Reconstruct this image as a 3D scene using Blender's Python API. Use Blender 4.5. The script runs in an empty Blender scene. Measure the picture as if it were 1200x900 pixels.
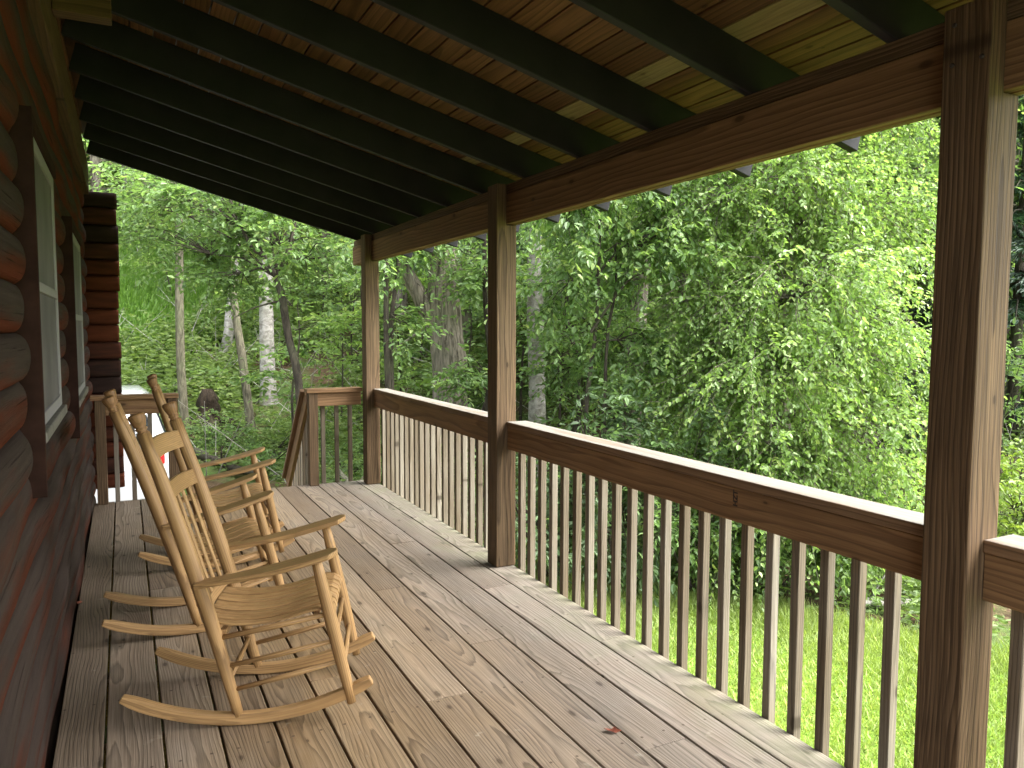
import bpy, math, random
import numpy as np
from mathutils import Vector, Matrix

random.seed(7)
rng = np.random.default_rng(11)
scene = bpy.context.scene
C = scene.collection

# ------------------------------------------------------------------ camera
FOC, YAW, PITCH, ROLL, H = 901.5, .4674, .0728, .0026, 1.54
_cy, _sy, _cp, _sp, _cr, _sr = (math.cos(YAW), math.sin(YAW), math.cos(PITCH), math.sin(PITCH), math.cos(ROLL), math.sin(ROLL))
_r0 = np.array([_cy, -_sy, 0.]); _f0 = np.array([_sy, _cy, 0.]); _u0 = np.array([0, 0, 1.])
CF = _f0 * _cp - _u0 * _sp
_u1 = _u0 * _cp + _f0 * _sp
CR = _r0 * _cr + _u1 * _sr
CU = _u1 * _cr - _r0 * _sr
CO = np.array([0, 0, H])
cam_d = bpy.data.cameras.new('camera'); cam = bpy.data.objects.new('camera', cam_d); C.objects.link(cam)
cam_d.sensor_width = 36; cam_d.lens = FOC / 1200 * 36; cam_d.clip_end = 1000; cam_d.clip_start = .02
m = Matrix.Identity(4)
for i in range(3):
    m[i][0], m[i][1], m[i][2], m[i][3] = CR[i], CU[i], -CF[i], CO[i]
cam.matrix_world = m
scene.camera = cam

def at(px, py, dep):
    """world point seen in the photo's direction (px, py) at a depth in metres (used to survey where the trees stand)"""
    return CO + (CF + CR * (px - 600) / FOC - CU * (py - 450) / FOC) * dep

# ------------------------------------------------------------------ helpers
class MB:
    """collects shapes that become one mesh object; wc = (along, across, thick) wood coordinates"""
    def __init__(s): s.v = []; s.f = []; s.wc = []; s.r = []; s.sm = []
    def add(s, vs, fs, wc, rnd=None, smooth=False):
        o = len(s.v); rnd = random.random() if rnd is None else rnd
        s.v += [tuple(p) for p in vs]; s.wc += [tuple(w) for w in wc]; s.r += [rnd] * len(vs)
        s.f += [tuple(i + o for i in f) for f in fs]; s.sm += [smooth] * len(fs)
        return s
    def box(s, x0, x1, y0, y1, z0, z1, ax=None, M=None, rnd=None):
        d = (x1 - x0, y1 - y0, z1 - z0)
        if ax is None: ax = max(range(3), key=lambda i: d[i])
        rest = [i for i in range(3) if i != ax]
        rest.sort(key=lambda i: -d[i])
        off = (random.uniform(0, 50), random.uniform(-.12, .12), random.uniform(.02, .16))
        c = ((x0 + x1) / 2, (y0 + y1) / 2, (z0 + z1) / 2)
        vs, wc = [], []
        for k in range(8):
            p = [(x0, x1)[k & 1], (y0, y1)[(k >> 1) & 1], (z0, z1)[(k >> 2) & 1]]
            wc.append((p[ax] + off[0], p[rest[0]] - c[rest[0]] + off[1], p[rest[1]] - c[rest[1]] + off[2]))
            vs.append(tuple(M @ Vector(p)) if M is not None else p)
        fs = [(0, 2, 3, 1), (4, 5, 7, 6), (0, 1, 5, 4), (2, 6, 7, 3), (0, 4, 6, 2), (1, 3, 7, 5)]
        return s.add(vs, fs, wc, rnd)
    def tube(s, pts, rad, n=10, smooth=True, rnd=None, squash=1.0, jitter=0.0):
        pts = [Vector(p) for p in pts]
        if not hasattr(rad, '__len__'): rad = [rad] * len(pts)
        off = (random.uniform(0, 50), random.uniform(-.03, .03), random.uniform(-.03, .03))
        vs, wc, fs = [], [], []; L = 0; prev = None
        for i, p in enumerate(pts):
            t = (pts[min(i + 1, len(pts) - 1)] - pts[max(i - 1, 0)]).normalized()
            if prev is None:
                a = t.cross(Vector((0, 0, 1)) if abs(t.z) < .9 else Vector((0, 1, 0))).normalized()
            else:
                a = (prev - t * prev.dot(t)).normalized()
            prev = a; b = t.cross(a)
            if i: L += (p - pts[i - 1]).length
            for k in range(n):
                an = 2 * math.pi * k / n; rr = rad[i] * (1 + (random.uniform(-jitter, jitter) if jitter else 0))
                u, w = rr * math.cos(an), rr * math.sin(an) * squash
                vs.append(p + a * u + b * w); wc.append((L + off[0], u + off[1], w + off[2]))
        for i in range(len(pts) - 1):
            for k in range(n):
                k2 = (k + 1) % n
                fs.append((i * n + k, i * n + k2, (i + 1) * n + k2, (i + 1) * n + k))
        s.add(vs, fs, wc, rnd, smooth)
        o = len(s.v) - len(vs)
        s.f += [tuple(o + k for k in reversed(range(n))), tuple(o + (len(pts) - 1) * n + k for k in range(n))]; s.sm += [False, False]
        return s
    def loft(s, rings, closed=True, caps=True, smooth=False, rnd=None, along=None):
        """rings: lists of points with the same count"""
        n = len(rings[0]); off = (random.uniform(0, 50), random.uniform(-.05, .05), random.uniform(.0, .08))
        vs, wc, fs = [], [], []; L = 0
        c0 = Vector(rings[0][0])
        for i, r in enumerate(rings):
            c = sum((Vector(p) for p in r), Vector()) / n
            if i: L += (c - pc).length
            pc = c
            for p in r:
                q = Vector(p) - c
                vs.append(p); wc.append((L + off[0], q.y + off[1], q.z + q.x + off[2]) if along is None else along(p, off))
        for i in range(len(rings) - 1):
            for k in range(n if closed else n - 1):
                k2 = (k + 1) % n
                fs.append((i * n + k, i * n + k2, (i + 1) * n + k2, (i + 1) * n + k))
        s.add(vs, fs, wc, rnd, smooth)
        if caps and closed:
            o = len(s.v) - len(vs)
            s.f += [tuple(o + k for k in reversed(range(n))), tuple(o + (len(rings) - 1) * n + k for k in range(n))]; s.sm += [False, False]
        return s
    def build(s, name, mat, parent=None, bevel=0, seg=1, loc=None):
        me = bpy.data.meshes.new(name)
        org = Vector((0, 0, 0))
        if parent is not None:
            q = parent
            while q is not None: org = org + q.location; q = q.parent
        elif loc is not None: org = Vector(loc)
        me.from_pydata([tuple(Vector(p) - org) for p in s.v], [], s.f)
        a = me.attributes.new('wc', 'FLOAT_VECTOR', 'POINT'); a.data.foreach_set('vector', np.array(s.wc, np.float32).ravel())
        a = me.attributes.new('rnd', 'FLOAT', 'POINT'); a.data.foreach_set('value', np.array(s.r, np.float32))
        me.polygons.foreach_set('use_smooth', np.array(s.sm, bool))
        me.materials.append(mat); me.update()
        o = bpy.data.objects.new(name, me); C.objects.link(o); o.parent = parent
        if parent is None and loc is not None: o.location = loc
        if bevel:
            b = o.modifiers.new('edge', 'BEVEL'); b.width = bevel; b.segments = seg; b.limit_method = 'ANGLE'; b.angle_limit = math.radians(40)
        return o

def np_mesh(name, verts, quads, mat, parent=None, rnd=None, smooth=False, org=None):
    me = bpy.data.meshes.new(name)
    verts = np.asarray(verts, np.float32)
    if org is not None: verts = verts - np.asarray(org, np.float32)
    quads = np.asarray(quads, np.int32); nf, k = quads.shape
    me.vertices.add(len(verts)); me.vertices.foreach_set('co', verts.ravel())
    me.loops.add(nf * k); me.loops.foreach_set('vertex_index', quads.ravel())
    me.polygons.add(nf); me.polygons.foreach_set('loop_start', np.arange(0, nf * k, k, dtype=np.int32))
    me.polygons.foreach_set('use_smooth', np.full(nf, smooth, bool))
    if rnd is not None:
        a = me.attributes.new('rnd', 'FLOAT', 'POINT'); a.data.foreach_set('value', np.asarray(rnd, np.float32))
    me.materials.append(mat); me.update(calc_edges=True); me.validate()
    o = bpy.data.objects.new(name, me); C.objects.link(o); o.parent = parent
    return o

def tag(o, label=None, cat=None, group=None, kind=None):
    if label: o['label'] = label
    if cat: o['category'] = cat
    if group: o['group'] = group
    if kind: o['kind'] = kind
    return o

def thing(name, label, cat, loc, group=None, rz=0):
    o = bpy.data.objects.new(name, None); C.objects.link(o); o.location = loc; o.rotation_euler.z = rz; o.empty_display_size = .1
    return tag(o, label, cat, group)

def copy_tree(o, parent=None):
    c = o.copy(); C.objects.link(c); c.parent = parent
    for ch in [k for k in o.children]: copy_tree(ch, c)
    return c

# ------------------------------------------------------------------ materials
class NT:
    def __init__(s, name):
        s.m = bpy.data.materials.new(name); s.m.use_nodes = True; s.t = s.m.node_tree
        s.b = s.t.nodes['Principled BSDF']; s.out = s.t.nodes['Material Output']
    def n(s, typ, ins=None, **kw):
        nd = s.t.nodes.new(typ)
        for k, v in kw.items(): setattr(nd, k, v)
        for k, v in (ins or {}).items(): s.set(nd.inputs[k], v)
        return nd
    def set(s, sock, v):
        if isinstance(v, bpy.types.NodeSocket): s.t.links.new(v, sock)
        elif isinstance(v, bpy.types.Node): s.t.links.new(v.outputs[0], sock)
        else:
            if hasattr(sock.default_value, '__len__') and len(sock.default_value) == 4 and len(v) == 3: v = (*v, 1)
            sock.default_value = v
    def attr(s, name, out='Vector'): return s.n('ShaderNodeAttribute', attribute_name=name).outputs[out]
    def math(s, op, a, b=0.0, c=None, clamp=False):
        nd = s.n('ShaderNodeMath', operation=op, use_clamp=clamp); s.set(nd.inputs[0], a); s.set(nd.inputs[1], b)
        if c is not None: s.set(nd.inputs[2], c)
        return nd.outputs[0]
    def map(s, v, scale, loc=(0, 0, 0)):
        return s.n('ShaderNodeMapping', {'Vector': v, 'Scale': scale, 'Location': loc}).outputs[0]
    def noise(s, v, scale, detail=4, rough=.55, dist=0.0):
        return s.n('ShaderNodeTexNoise', {'Vector': v, 'Scale': scale, 'Detail': detail, 'Roughness': rough, 'Distortion': dist}).outputs[0]
    def ramp(s, f, stops):
        nd = s.n('ShaderNodeValToRGB'); s.set(nd.inputs[0], f); e = nd.color_ramp.elements
        while len(e) < len(stops): e.new(.5)
        for el, (p, c) in zip(e, stops):
            el.position = p; el.color = (c, c, c, 1) if not hasattr(c, '__len__') else (*c, 1)
        return nd.outputs[0]
    def mix(s, f, a, b, mode='MIX'):
        nd = s.n('ShaderNodeMix', data_type='RGBA', blend_type=mode)
        s.set(nd.inputs[0], f); s.set(nd.inputs[6], a); s.set(nd.inputs[7], b); return nd.outputs[2]
    def bump(s, h, strength, dist=.01):
        s.set(s.b.inputs['Normal'], s.n('ShaderNodeBump', {'Height': h, 'Strength': strength, 'Distance': dist}).outputs[0])

def wood(name, light, dark, ring=22, contrast=.75, weather=None, wamt=0.0, rough=.7, knots=True, vary=.25, fibre=.35, spec=.15, algae=None, bump=.25, knot_scale=2.4, warp_amp=.09):
    t = NT(name); wc = t.attr('wc'); rnd = t.attr('rnd', 'Fac')
    stretch = t.map(wc, (.10, 1, 1))
    warp = t.n('ShaderNodeTexNoise', {'Vector': t.map(wc, (.55, 2.6, 2.6)), 'Scale': 1.5, 'Detail': 2.0})
    w2 = t.n('ShaderNodeVectorMath', {0: warp.outputs['Color'], 1: (.5, .5, .5)}, operation='SUBTRACT').outputs[0]
    w3 = t.n('ShaderNodeVectorMath', {0: w2, 1: (0, .10, warp_amp)}, operation='MULTIPLY').outputs[0]
    p = t.n('ShaderNodeVectorMath', {0: stretch, 1: w3}, operation='ADD').outputs[0]
    wave = t.n('ShaderNodeTexWave', {'Vector': p, 'Scale': ring, 'Distortion': 1.6, 'Detail': 2.0, 'Detail Scale': 2.0}, wave_type='RINGS', rings_direction='X', wave_profile='SAW').outputs['Fac']
    fib = t.noise(t.map(wc, (3, 160, 160)), 1.0, 3)
    blot = t.noise(t.map(wc, (1.1, 5, 5)), 1.3, 4)
    g = t.ramp(wave, [(0, 0.0), (.55, .35), (.9, 1.0), (1, .1)])
    col = t.mix(t.math('MULTIPLY', g, contrast), light, dark)
    if weather is not None:
        wf = t.math('ADD', t.math('MULTIPLY', t.ramp(blot, [(.32, 0.0), (.68, 1.0)]), .6), t.math('MULTIPLY', t.ramp(rnd, [(0, 0.0), (1, 1.0)]), .5))
        col = t.mix(t.math('MULTIPLY', wf, wamt, clamp=True), col, t.mix(t.math('MULTIPLY', g, contrast * .8), weather, tuple(c * .55 for c in weather)))
    if knots:
        kp = t.map(wc, (1, 2.2, 0), (0, 0, 0))
        von = t.n('ShaderNodeTexVoronoi', {'Vector': kp, 'Scale': knot_scale, 'Randomness': 1.0}, voronoi_dimensions='2D')
        pick = t.n('ShaderNodeSeparateXYZ', {0: von.outputs['Color']})
        vo = t.math('DIVIDE', von.outputs['Distance'], t.math('ADD', t.math('MULTIPLY', pick.outputs[1], .9), .5))
        kf = t.math('MULTIPLY', t.ramp(vo, [(0, 1.0), (.035, .95), (.06, .25), (.12, 0.0)]), t.math('GREATER_THAN', pick.outputs[0], .62))
        col = t.mix(t.math('MULTIPLY', kf, .75), col, tuple(c * .4 for c in dark))
    col = t.mix(t.math('MULTIPLY', t.ramp(fib, [(.35, 1.0), (.62, 0.0)]), fibre), col, tuple(c * .45 for c in dark))
    v = t.math('ADD', t.math('MULTIPLY', rnd, 2 * vary), 1 - vary)
    v = t.math('MULTIPLY', v, t.math('ADD', t.math('MULTIPLY', blot, .5), .75))
    col = t.n('ShaderNodeVectorMath', {0: col, 1: t.n('ShaderNodeCombineXYZ', {0: v, 1: v, 2: v}).outputs[0]}, operation='MULTIPLY').outputs[0]
    if algae is not None: col = algae(t, col)
    t.set(t.b.inputs['Base Color'], col)
    t.set(t.b.inputs['Roughness'], t.math('ADD', t.math('MULTIPLY', fib, .25), rough - .1)); t.b.inputs['Specular IOR Level'].default_value = spec
    t.bump(t.math('ADD', t.math('MULTIPLY', g, .6), fib), bump, .004)
    return t.m

def plain(name, col, rough=.5, metal=0, spec=.5, noise_amt=.15, scale=8, coat=0):
    t = NT(name); tc = t.n('ShaderNodeTexCoord').outputs['Object']
    nz = t.noise(tc, scale, 5)
    t.set(t.b.inputs['Base Color'], t.mix(t.ramp(nz, [(.3, 0.0), (.7, 1.0)]), tuple(c * (1 - noise_amt) for c in col), tuple(min(1, c * (1 + noise_amt)) for c in col)))
    t.b.inputs['Roughness'].default_value = rough; t.b.inputs['Metallic'].default_value = metal; t.b.inputs['Specular IOR Level'].default_value = spec
    t.b.inputs['Coat Weight'].default_value = coat
    return t.m

def leafmat(name, c1, c2, trans=.4, rough=.45, c3=None):
    t = NT(name); rnd = t.attr('rnd', 'Fac')
    stops = [(0, c1), (.75, c2), (1, c3 or c2)]
    col = t.ramp(rnd, stops)
    t.set(t.b.inputs['Base Color'], col); t.b.inputs['Roughness'].default_value = rough; t.b.inputs['Specular IOR Level'].default_value = .5
    tr = t.n('ShaderNodeBsdfTranslucent', {'Color': t.mix(1.0, col, (1.2, 1.25, .75), 'MULTIPLY')})
    mx = t.n('ShaderNodeMixShader', {0: trans, 1: t.b.outputs[0], 2: tr.outputs[0]})
    t.t.links.new(mx.outputs[0], t.out.inputs[0])
    return t.m

def barkmat(name, light, dark, vs=(9, 9, 1.6), lichen=0.0):
    t = NT(name); tc = t.n('ShaderNodeTexCoord').outputs['Object']
    n1 = t.noise(t.map(tc, vs), 2.2, 6, .65, .6); n2 = t.noise(tc, 1.4, 4)
    f = t.ramp(n1, [(.36, 0.0), (.6, 1.0)])
    col = t.mix(f, dark, light)
    col = t.mix(t.math('MULTIPLY', t.ramp(n2, [(.5, 0.0), (.72, 1.0)]), .35 + lichen), col, (.10, .13, .055))
    t.set(t.b.inputs['Base Color'], col); t.b.inputs['Roughness'].default_value = .9; t.b.inputs['Specular IOR Level'].default_value = .15
    t.bump(n1, .9, .04)
    return t.m

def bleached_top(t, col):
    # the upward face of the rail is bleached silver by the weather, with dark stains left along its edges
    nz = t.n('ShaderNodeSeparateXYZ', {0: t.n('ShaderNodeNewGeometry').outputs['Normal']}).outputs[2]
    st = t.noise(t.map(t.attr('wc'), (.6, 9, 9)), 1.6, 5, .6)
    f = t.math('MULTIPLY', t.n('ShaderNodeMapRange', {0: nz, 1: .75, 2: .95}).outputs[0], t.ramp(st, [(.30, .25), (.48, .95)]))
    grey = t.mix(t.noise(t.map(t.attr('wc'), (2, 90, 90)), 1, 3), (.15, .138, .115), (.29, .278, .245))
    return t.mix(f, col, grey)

def deck_algae(t, col):
    # green algae growing on the outermost boards, wetter and greyer towards the open edge of the porch
    pos = t.n('ShaderNodeTexCoord').outputs['Object']
    x = t.math('ADD', t.n('ShaderNodeSeparateXYZ', {0: pos}).outputs[0], 1.0)   # the deck's origin stands 1 m out from the wall
    nz = t.noise(pos, 2.3, 5)
    e = t.math('ADD', x, t.math('MULTIPLY', t.math('SUBTRACT', nz, .5), .9))
    grey = t.n('ShaderNodeMapRange', {0: e, 1: .7, 2: 2.0, 3: 0.0, 4: .75}).outputs[0]
    g2 = t.n('ShaderNodeMapRange', {0: e, 1: 1.85, 2: 2.3, 3: 0.0, 4: .6}).outputs[0]
    hs = t.n('ShaderNodeHueSaturation', {'Saturation': .28, 'Value': .97, 'Color': col}).outputs[0]
    col = t.mix(grey, col, hs)
    lx = t.n('ShaderNodeMapRange', {0: e, 1: .65, 2: .1, 3: 0.0, 4: .6}).outputs[0]
    hs2 = t.n('ShaderNodeHueSaturation', {'Saturation': .5, 'Value': .95, 'Color': col}).outputs[0]
    col = t.mix(lx, col, hs2)
    # rusty screw heads over each joist
    sep = t.n('ShaderNodeSeparateXYZ', {0: pos})
    def near(sock, off, period, half):
        f = t.math('FRACT', t.math('DIVIDE', t.math('ADD', sock, off), period)); return t.math('MULTIPLY', t.math('ABSOLUTE', t.math('SUBTRACT', f, .5)), period)
    jit = t.math('MULTIPLY', t.math('SUBTRACT', t.noise(pos, 2.7, 1), .5), .05)
    dy = near(t.math('ADD', sep.outputs[1], jit), 12.02, .6, 0)
    dx = t.math('SUBTRACT', near(sep.outputs[0], 1.106 + 9.8 + .098 - .098, .196, 0), .052)
    dd = t.math('SQRT', t.math('ADD', t.math('MULTIPLY', dx, dx), t.math('MULTIPLY', dy, dy)))
    col = t.mix(t.math('MULTIPLY', t.ramp(dd, [(.0035, 1.0), (.0065, 0.0)]), .8), col, (.05, .032, .022))
    # pale scuffs and darker damp patches
    sc = t.noise(pos, 1.3, 6, .65); col = t.mix(t.math('MULTIPLY', t.ramp(sc, [(.56, 0.0), (.72, 1.0)]), .35), col, (.16, .115, .07))
    sp = t.noise(pos, 9, 4, .6); col = t.mix(t.math('MULTIPLY', t.ramp(sp, [(.66, 0.0), (.74, 1.0)]), .45), col, (.38, .345, .27))
    return t.mix(t.math('MULTIPLY', g2, t.ramp(t.noise(pos, 6, 5), [(.35, .2), (.65, 1.0)])), col, (.17, .185, .10))

M = {}
M['deck'] = wood('deck_wood', (.305, .198, .098), (.108, .066, .031), ring=31, contrast=.85, weather=(.235, .195, .135), wamt=.45, rough=.72, vary=.2, algae=deck_algae, bump=.35, warp_amp=.11)
M['post'] = wood('post_wood', (.19, .12, .063), (.06, .036, .0185), ring=26, contrast=.85, weather=(.15, .115, .08), wamt=.4, rough=.7, vary=.08, knot_scale=2.0, fibre=.6, bump=.4)
M['rail'] = wood('rail_wood', (.31, .182, .086), (.115, .06, .028), ring=14, contrast=.7, weather=(.2, .13, .085), wamt=.3, rough=.65, vary=.1)
M['ledger'] = wood('ledger_wood', (.12, .066, .032), (.05, .026, .013), ring=15, contrast=.7, weather=(.09, .06, .04), wamt=.3)
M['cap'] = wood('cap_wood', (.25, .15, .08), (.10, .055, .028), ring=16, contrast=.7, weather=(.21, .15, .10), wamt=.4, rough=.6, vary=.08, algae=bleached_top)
M['beam'] = wood('beam_wood', (.29, .172, .082), (.105, .058, .027), ring=15, contrast=.75, weather=(.2, .13, .08), wamt=.25, rough=.65, vary=.1)
M['baluster'] = wood('baluster_wood', (.20, .148, .092), (.075, .052, .031), ring=30, contrast=.8, weather=(.265, .248, .21), wamt=.7, rough=.75, vary=.18)
M['ceiling'] = wood('ceiling_wood', (.27, .128, .062), (.10, .043, .02), ring=14, contrast=.8, weather=(.10, .055, .03), wamt=.75, rough=.6, vary=.5, knot_scale=3.4)
M['yard_lit_board'] = wood('yard_lit_wood', (.25, .17, .08), (.14, .09, .04), ring=12, contrast=.6, weather=(.2, .2, .09), wamt=.5, rough=.6, vary=.2)  # yellow-green bounce light from the yard, painted into the board colour
M['rafter'] = plain('rafter_paint', (.0165, .0145, .0165), .6, noise_amt=.3, scale=4, spec=.22)
M['chair'] = wood('oiled_oak', (.52, .305, .118), (.19, .10, .036), ring=40, contrast=.75, weather=(.32, .21, .105), wamt=.5, rough=.5, vary=.12, knots=False, fibre=.3, spec=.4, bump=.15, warp_amp=.03)
M['finial'] = wood('finial_wood', (.27, .145, .058), (.14, .07, .028), ring=34, contrast=.6, rough=.5, vary=.1, knots=False, fibre=.3, spec=.4, bump=.15)
M['metal'] = plain('roof_metal', (.18, .2, .19), .4, metal=.8)
M['casing'] = plain('casing_stain', (.030, .015, .011), .85, noise_amt=.3, scale=12, spec=.05)
M['vinyl'] = plain('white_vinyl', (.24, .23, .225), .7, noise_amt=.06)
M['sill'] = plain('weathered_sill', (.14, .13, .11), .7, noise_amt=.25, scale=20)
M['screen'] = plain('window_screen', (.125, .115, .115), .6, noise_amt=.3, scale=3, spec=.15)
M['concrete'] = plain('foundation_block', (.34, .33, .31), .9, noise_amt=.2)
M['carpaint'] = plain('white_car_paint', (.36, .37, .38), .25, noise_amt=.02, coat=.6)
M['glass'] = plain('tinted_glass', (.015, .018, .02), .05, spec=.8, noise_amt=.05)
M['red'] = plain('red_lens', (.55, .012, .02), .15, spec=.7, noise_amt=.1, coat=.5)
M['clear'] = plain('clear_lens', (.75, .74, .73), .15, noise_amt=.05, coat=.5)
M['bolt'] = plain('rusty_bolt', (.03, .022, .018), .6, noise_amt=.3, scale=200)
M['rubber'] = plain('tyre_rubber', (.022, .022, .022), .8, noise_amt=.2)
M['alloy'] = plain('wheel_alloy', (.55, .55, .56), .3, metal=.9)
M['blackplastic'] = plain('black_trim', (.02, .02, .022), .6)
M['ink'] = plain('grade_stamp_ink', (.03, .018, .012), .8, noise_amt=.3, scale=300)
M['deadleaf'] = plain('dead_leaf', (.20, .055, .028), .7, noise_amt=.4, scale=60)
M['rotten'] = barkmat('rotten_wood', (.05, .036, .024), (.012, .009, .007), (14, 14, 1.5))
M['bark_grey'] = barkmat('pale_bark', (.38, .36, .33), (.19, .17, .15), (4, 4, 5))
M['bark_mid'] = barkmat('furrowed_bark', (.27, .235, .19), (.05, .042, .033), (7, 7, 1.0), .1)
M['bark_dark'] = barkmat('dark_bark', (.075, .062, .048), (.024, .02, .016), (9, 9, 2))
M['bark_moss'] = barkmat('mossy_bark', (.16, .145, .10), (.055, .05, .035), (8, 8, 2), .25)
M['leaf_light'] = leafmat('leaf_light_green', (.135, .225, .06), (.25, .37, .105), .55, .36, (.40, .47, .17))
M['leaf_mid'] = leafmat('leaf_mid_green', (.085, .155, .05), (.175, .275, .09), .55, .40, (.30, .38, .13))
M['leaf_dark'] = leafmat('leaf_dark_green', (.06, .105, .045), (.105, .17, .068), .5, .5, (.16, .24, .085))
M['leaf_yellow'] = leafmat('leaf_yellow_green', (.12, .2, .03), (.2, .29, .045), .42, .45, (.28, .34, .06))
M['needle'] = leafmat('conifer_needles', (.018, .042, .022), (.035, .075, .038), .2, .5, (.05, .10, .045))
M['fern'] = leafmat('undergrowth_leaf', (.085, .135, .04), (.205, .29, .085), .5, .5, (.33, .38, .14))
M['meadow'] = leafmat('meadow_grass', (.10, .20, .035), (.19, .33, .06), .45, .6, (.27, .38, .09))
M['grassleaf'] = leafmat('grass_blade', (.14, .20, .045), (.28, .36, .085), .42, .6, (.44, .44, .17))

def log_mat():
    t = NT('stained_log'); wc = t.attr('wc'); rnd = t.attr('rnd', 'Fac')
    sep = t.n('ShaderNodeSeparateXYZ', {0: wc})
    prof = sep.outputs[2]                          # -1 lower lip .. +1 upper lip of a log
    str1 = t.noise(t.map(wc, (.9, 14, 2.2)), 2.0, 6, .6, .4)
    str2 = t.noise(t.map(wc, (2.5, 90, 40)), 1.0, 3)
    blot = t.noise(t.map(wc, (.8, 3, .6)), 1.6, 4)
    grey = t.mix(str1, (.025, .019, .016), (.082, .062, .052))
    red = t.mix(str1, (.032, .010, .006), (.13, .036, .018))
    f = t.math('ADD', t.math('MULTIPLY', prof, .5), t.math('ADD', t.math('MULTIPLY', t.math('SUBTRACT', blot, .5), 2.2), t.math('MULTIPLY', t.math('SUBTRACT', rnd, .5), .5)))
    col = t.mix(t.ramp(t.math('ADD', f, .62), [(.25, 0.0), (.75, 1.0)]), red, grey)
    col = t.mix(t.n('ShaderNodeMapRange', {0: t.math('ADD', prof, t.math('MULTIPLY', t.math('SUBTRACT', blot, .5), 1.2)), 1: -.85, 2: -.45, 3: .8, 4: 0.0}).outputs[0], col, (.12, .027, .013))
    chk = t.ramp(t.noise(t.map(wc, (.7, 60, 9)), 1.2, 2, .4, .2), [(.27, 1.0), (.34, 0.0)])
    col = t.mix(t.math('MULTIPLY', chk, .8), col, (.012, .008, .006))
    col = t.mix(t.math('MULTIPLY', str2, .35), col, (.03, .018, .012))
    t.set(t.b.inputs['Base Color'], col); t.b.inputs['Roughness'].default_value = .85; t.b.inputs['Specular IOR Level'].default_value = .06
    t.bump(t.math('SUBTRACT', t.math('ADD', str1, t.math('MULTIPLY', str2, .4)), t.math('MULTIPLY', chk, 1.2)), .6, .012)
    return t.m
M['log'] = log_mat()
def butt_mat():
    t = NT('stained_log_ends'); wc = t.attr('wc'); rnd = t.attr('rnd', 'Fac')
    n = t.noise(t.map(wc, (1.5, 30, 12)), 2, 5)
    red = t.mix(n, (.04, .012, .007), (.15, .045, .022)); dk = t.mix(n, (.014, .009, .008), (.05, .03, .024))
    t.set(t.b.inputs['Base Color'], t.mix(t.ramp(t.math('ADD', rnd, t.math('MULTIPLY', n, .4)), [(.5, 0.0), (.9, 1.0)]), dk, red))
    t.b.inputs['Roughness'].default_value = .85; t.b.inputs['Specular IOR Level'].default_value = .06; t.bump(n, .5, .01)
    return t.m
M['butt'] = butt_mat()

# ------------------------------------------------------------------ ground
def sstep(a, b, x):
    t = np.clip((x - a) / (b - a), 0, 1); return t * t * (3 - 2 * t)
def hnoise(x, y):
    return .12 * np.sin(.9 * x + 1.3) * np.cos(.7 * y + .4) + .07 * np.sin(2.1 * x + .8 * y) + .05 * np.cos(1.7 * y - 2.3 * x + 1)
def height(x, y):
    x = np.asarray(x, float); y = np.asarray(y, float)
    base = -1.08 - .10 * np.clip(x - .5, 0, 7.5)
    r = np.hypot(x, y); b = np.degrees(np.arctan2(x, y))
    r0 = 14 + 2.5 * sstep(25, 5, b) ; d = np.clip(r - r0, 0, None)
    hill = .24 * d + .011 * np.minimum(d, 34) ** 2 + np.clip(d - 34, 0, None) * .5
    front = sstep(-75, -35, b) * sstep(100, 70, b)
    hill = hill * (front * (1 - .35 * sstep(35, 60, b)) + .06 * (1 - front))
    return base + hill + hnoise(x, y) * sstep(10, 16, r) * 1.0
def gz(x, y): return float(height(x, y))

def axis(lo, hi, fine_lo, fine_hi, step):
    a = list(np.arange(fine_lo, fine_hi, step)); s = step; v = fine_lo
    pre = []
    while v > lo: s *= 1.25; v -= s; pre.append(v)
    s = step; v = a[-1]; post = []
    while v < hi: s *= 1.25; v += s; post.append(v)
    return np.array(pre[::-1] + a + post)
gx = axis(-260, 260, -8, 34, .35); gy = axis(-260, 260, -4, 44, .35)
X, Y = np.meshgrid(gx, gy); Z = height(X, Y)
nv = len(gx); idx = np.arange(len(gx) * len(gy)).reshape(len(gy), nv)
q = np.stack([idx[:-1, :-1], idx[:-1, 1:], idx[1:, 1:], idx[1:, :-1]], -1).reshape(-1, 4)
def edge_line(x, y):
    """how far a point lies beyond the edge of the lawn (positive: woods)"""
    return (y - 7.9) * .62 + (x - 4.9) * .78 + .3 * np.sin(1.3 * x + .5 * y)
def ground_mat():
    t = NT('ground_soil_and_turf'); pos = t.n('ShaderNodeTexCoord').outputs['Object']; lawn = t.attr('rnd', 'Fac')
    n1 = t.noise(pos, 1.1, 6, .6); n2 = t.noise(pos, 14, 6, .7); n3 = t.noise(pos, .45, 4)
    litter = t.mix(t.ramp(n2, [(.3, 0.0), (.7, 1.0)]), (.028, .019, .012), (.13, .085, .05))
    green = t.mix(n2, (.035, .075, .02), (.10, .17, .04))
    woods = t.mix(t.ramp(t.math('ADD', n1, t.math('MULTIPLY', t.math('SUBTRACT', n3, .5), .8)), [(.42, 0.0), (.6, .85)]), litter, green)
    turf = t.mix(n2, (.08, .15, .02), (.17, .28, .04))
    t.set(t.b.inputs['Base Color'], t.mix(lawn, woods, turf)); t.b.inputs['Roughness'].default_value = .95; t.b.inputs['Specular IOR Level'].default_value = .1
    t.bump(n2, .8, .06); return t.m
lawnmask = sstep(.5, -.5, edge_line(X, Y)) * sstep(11, 9.3, Y) * sstep(1.2, 2.2, X)
_c = at(170, 376, 25); lawnmask = np.maximum(lawnmask, sstep(1.3, .7, np.hypot((X - _c[0]) / 2.4, (Y - _c[1]) / 3.4)))
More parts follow.
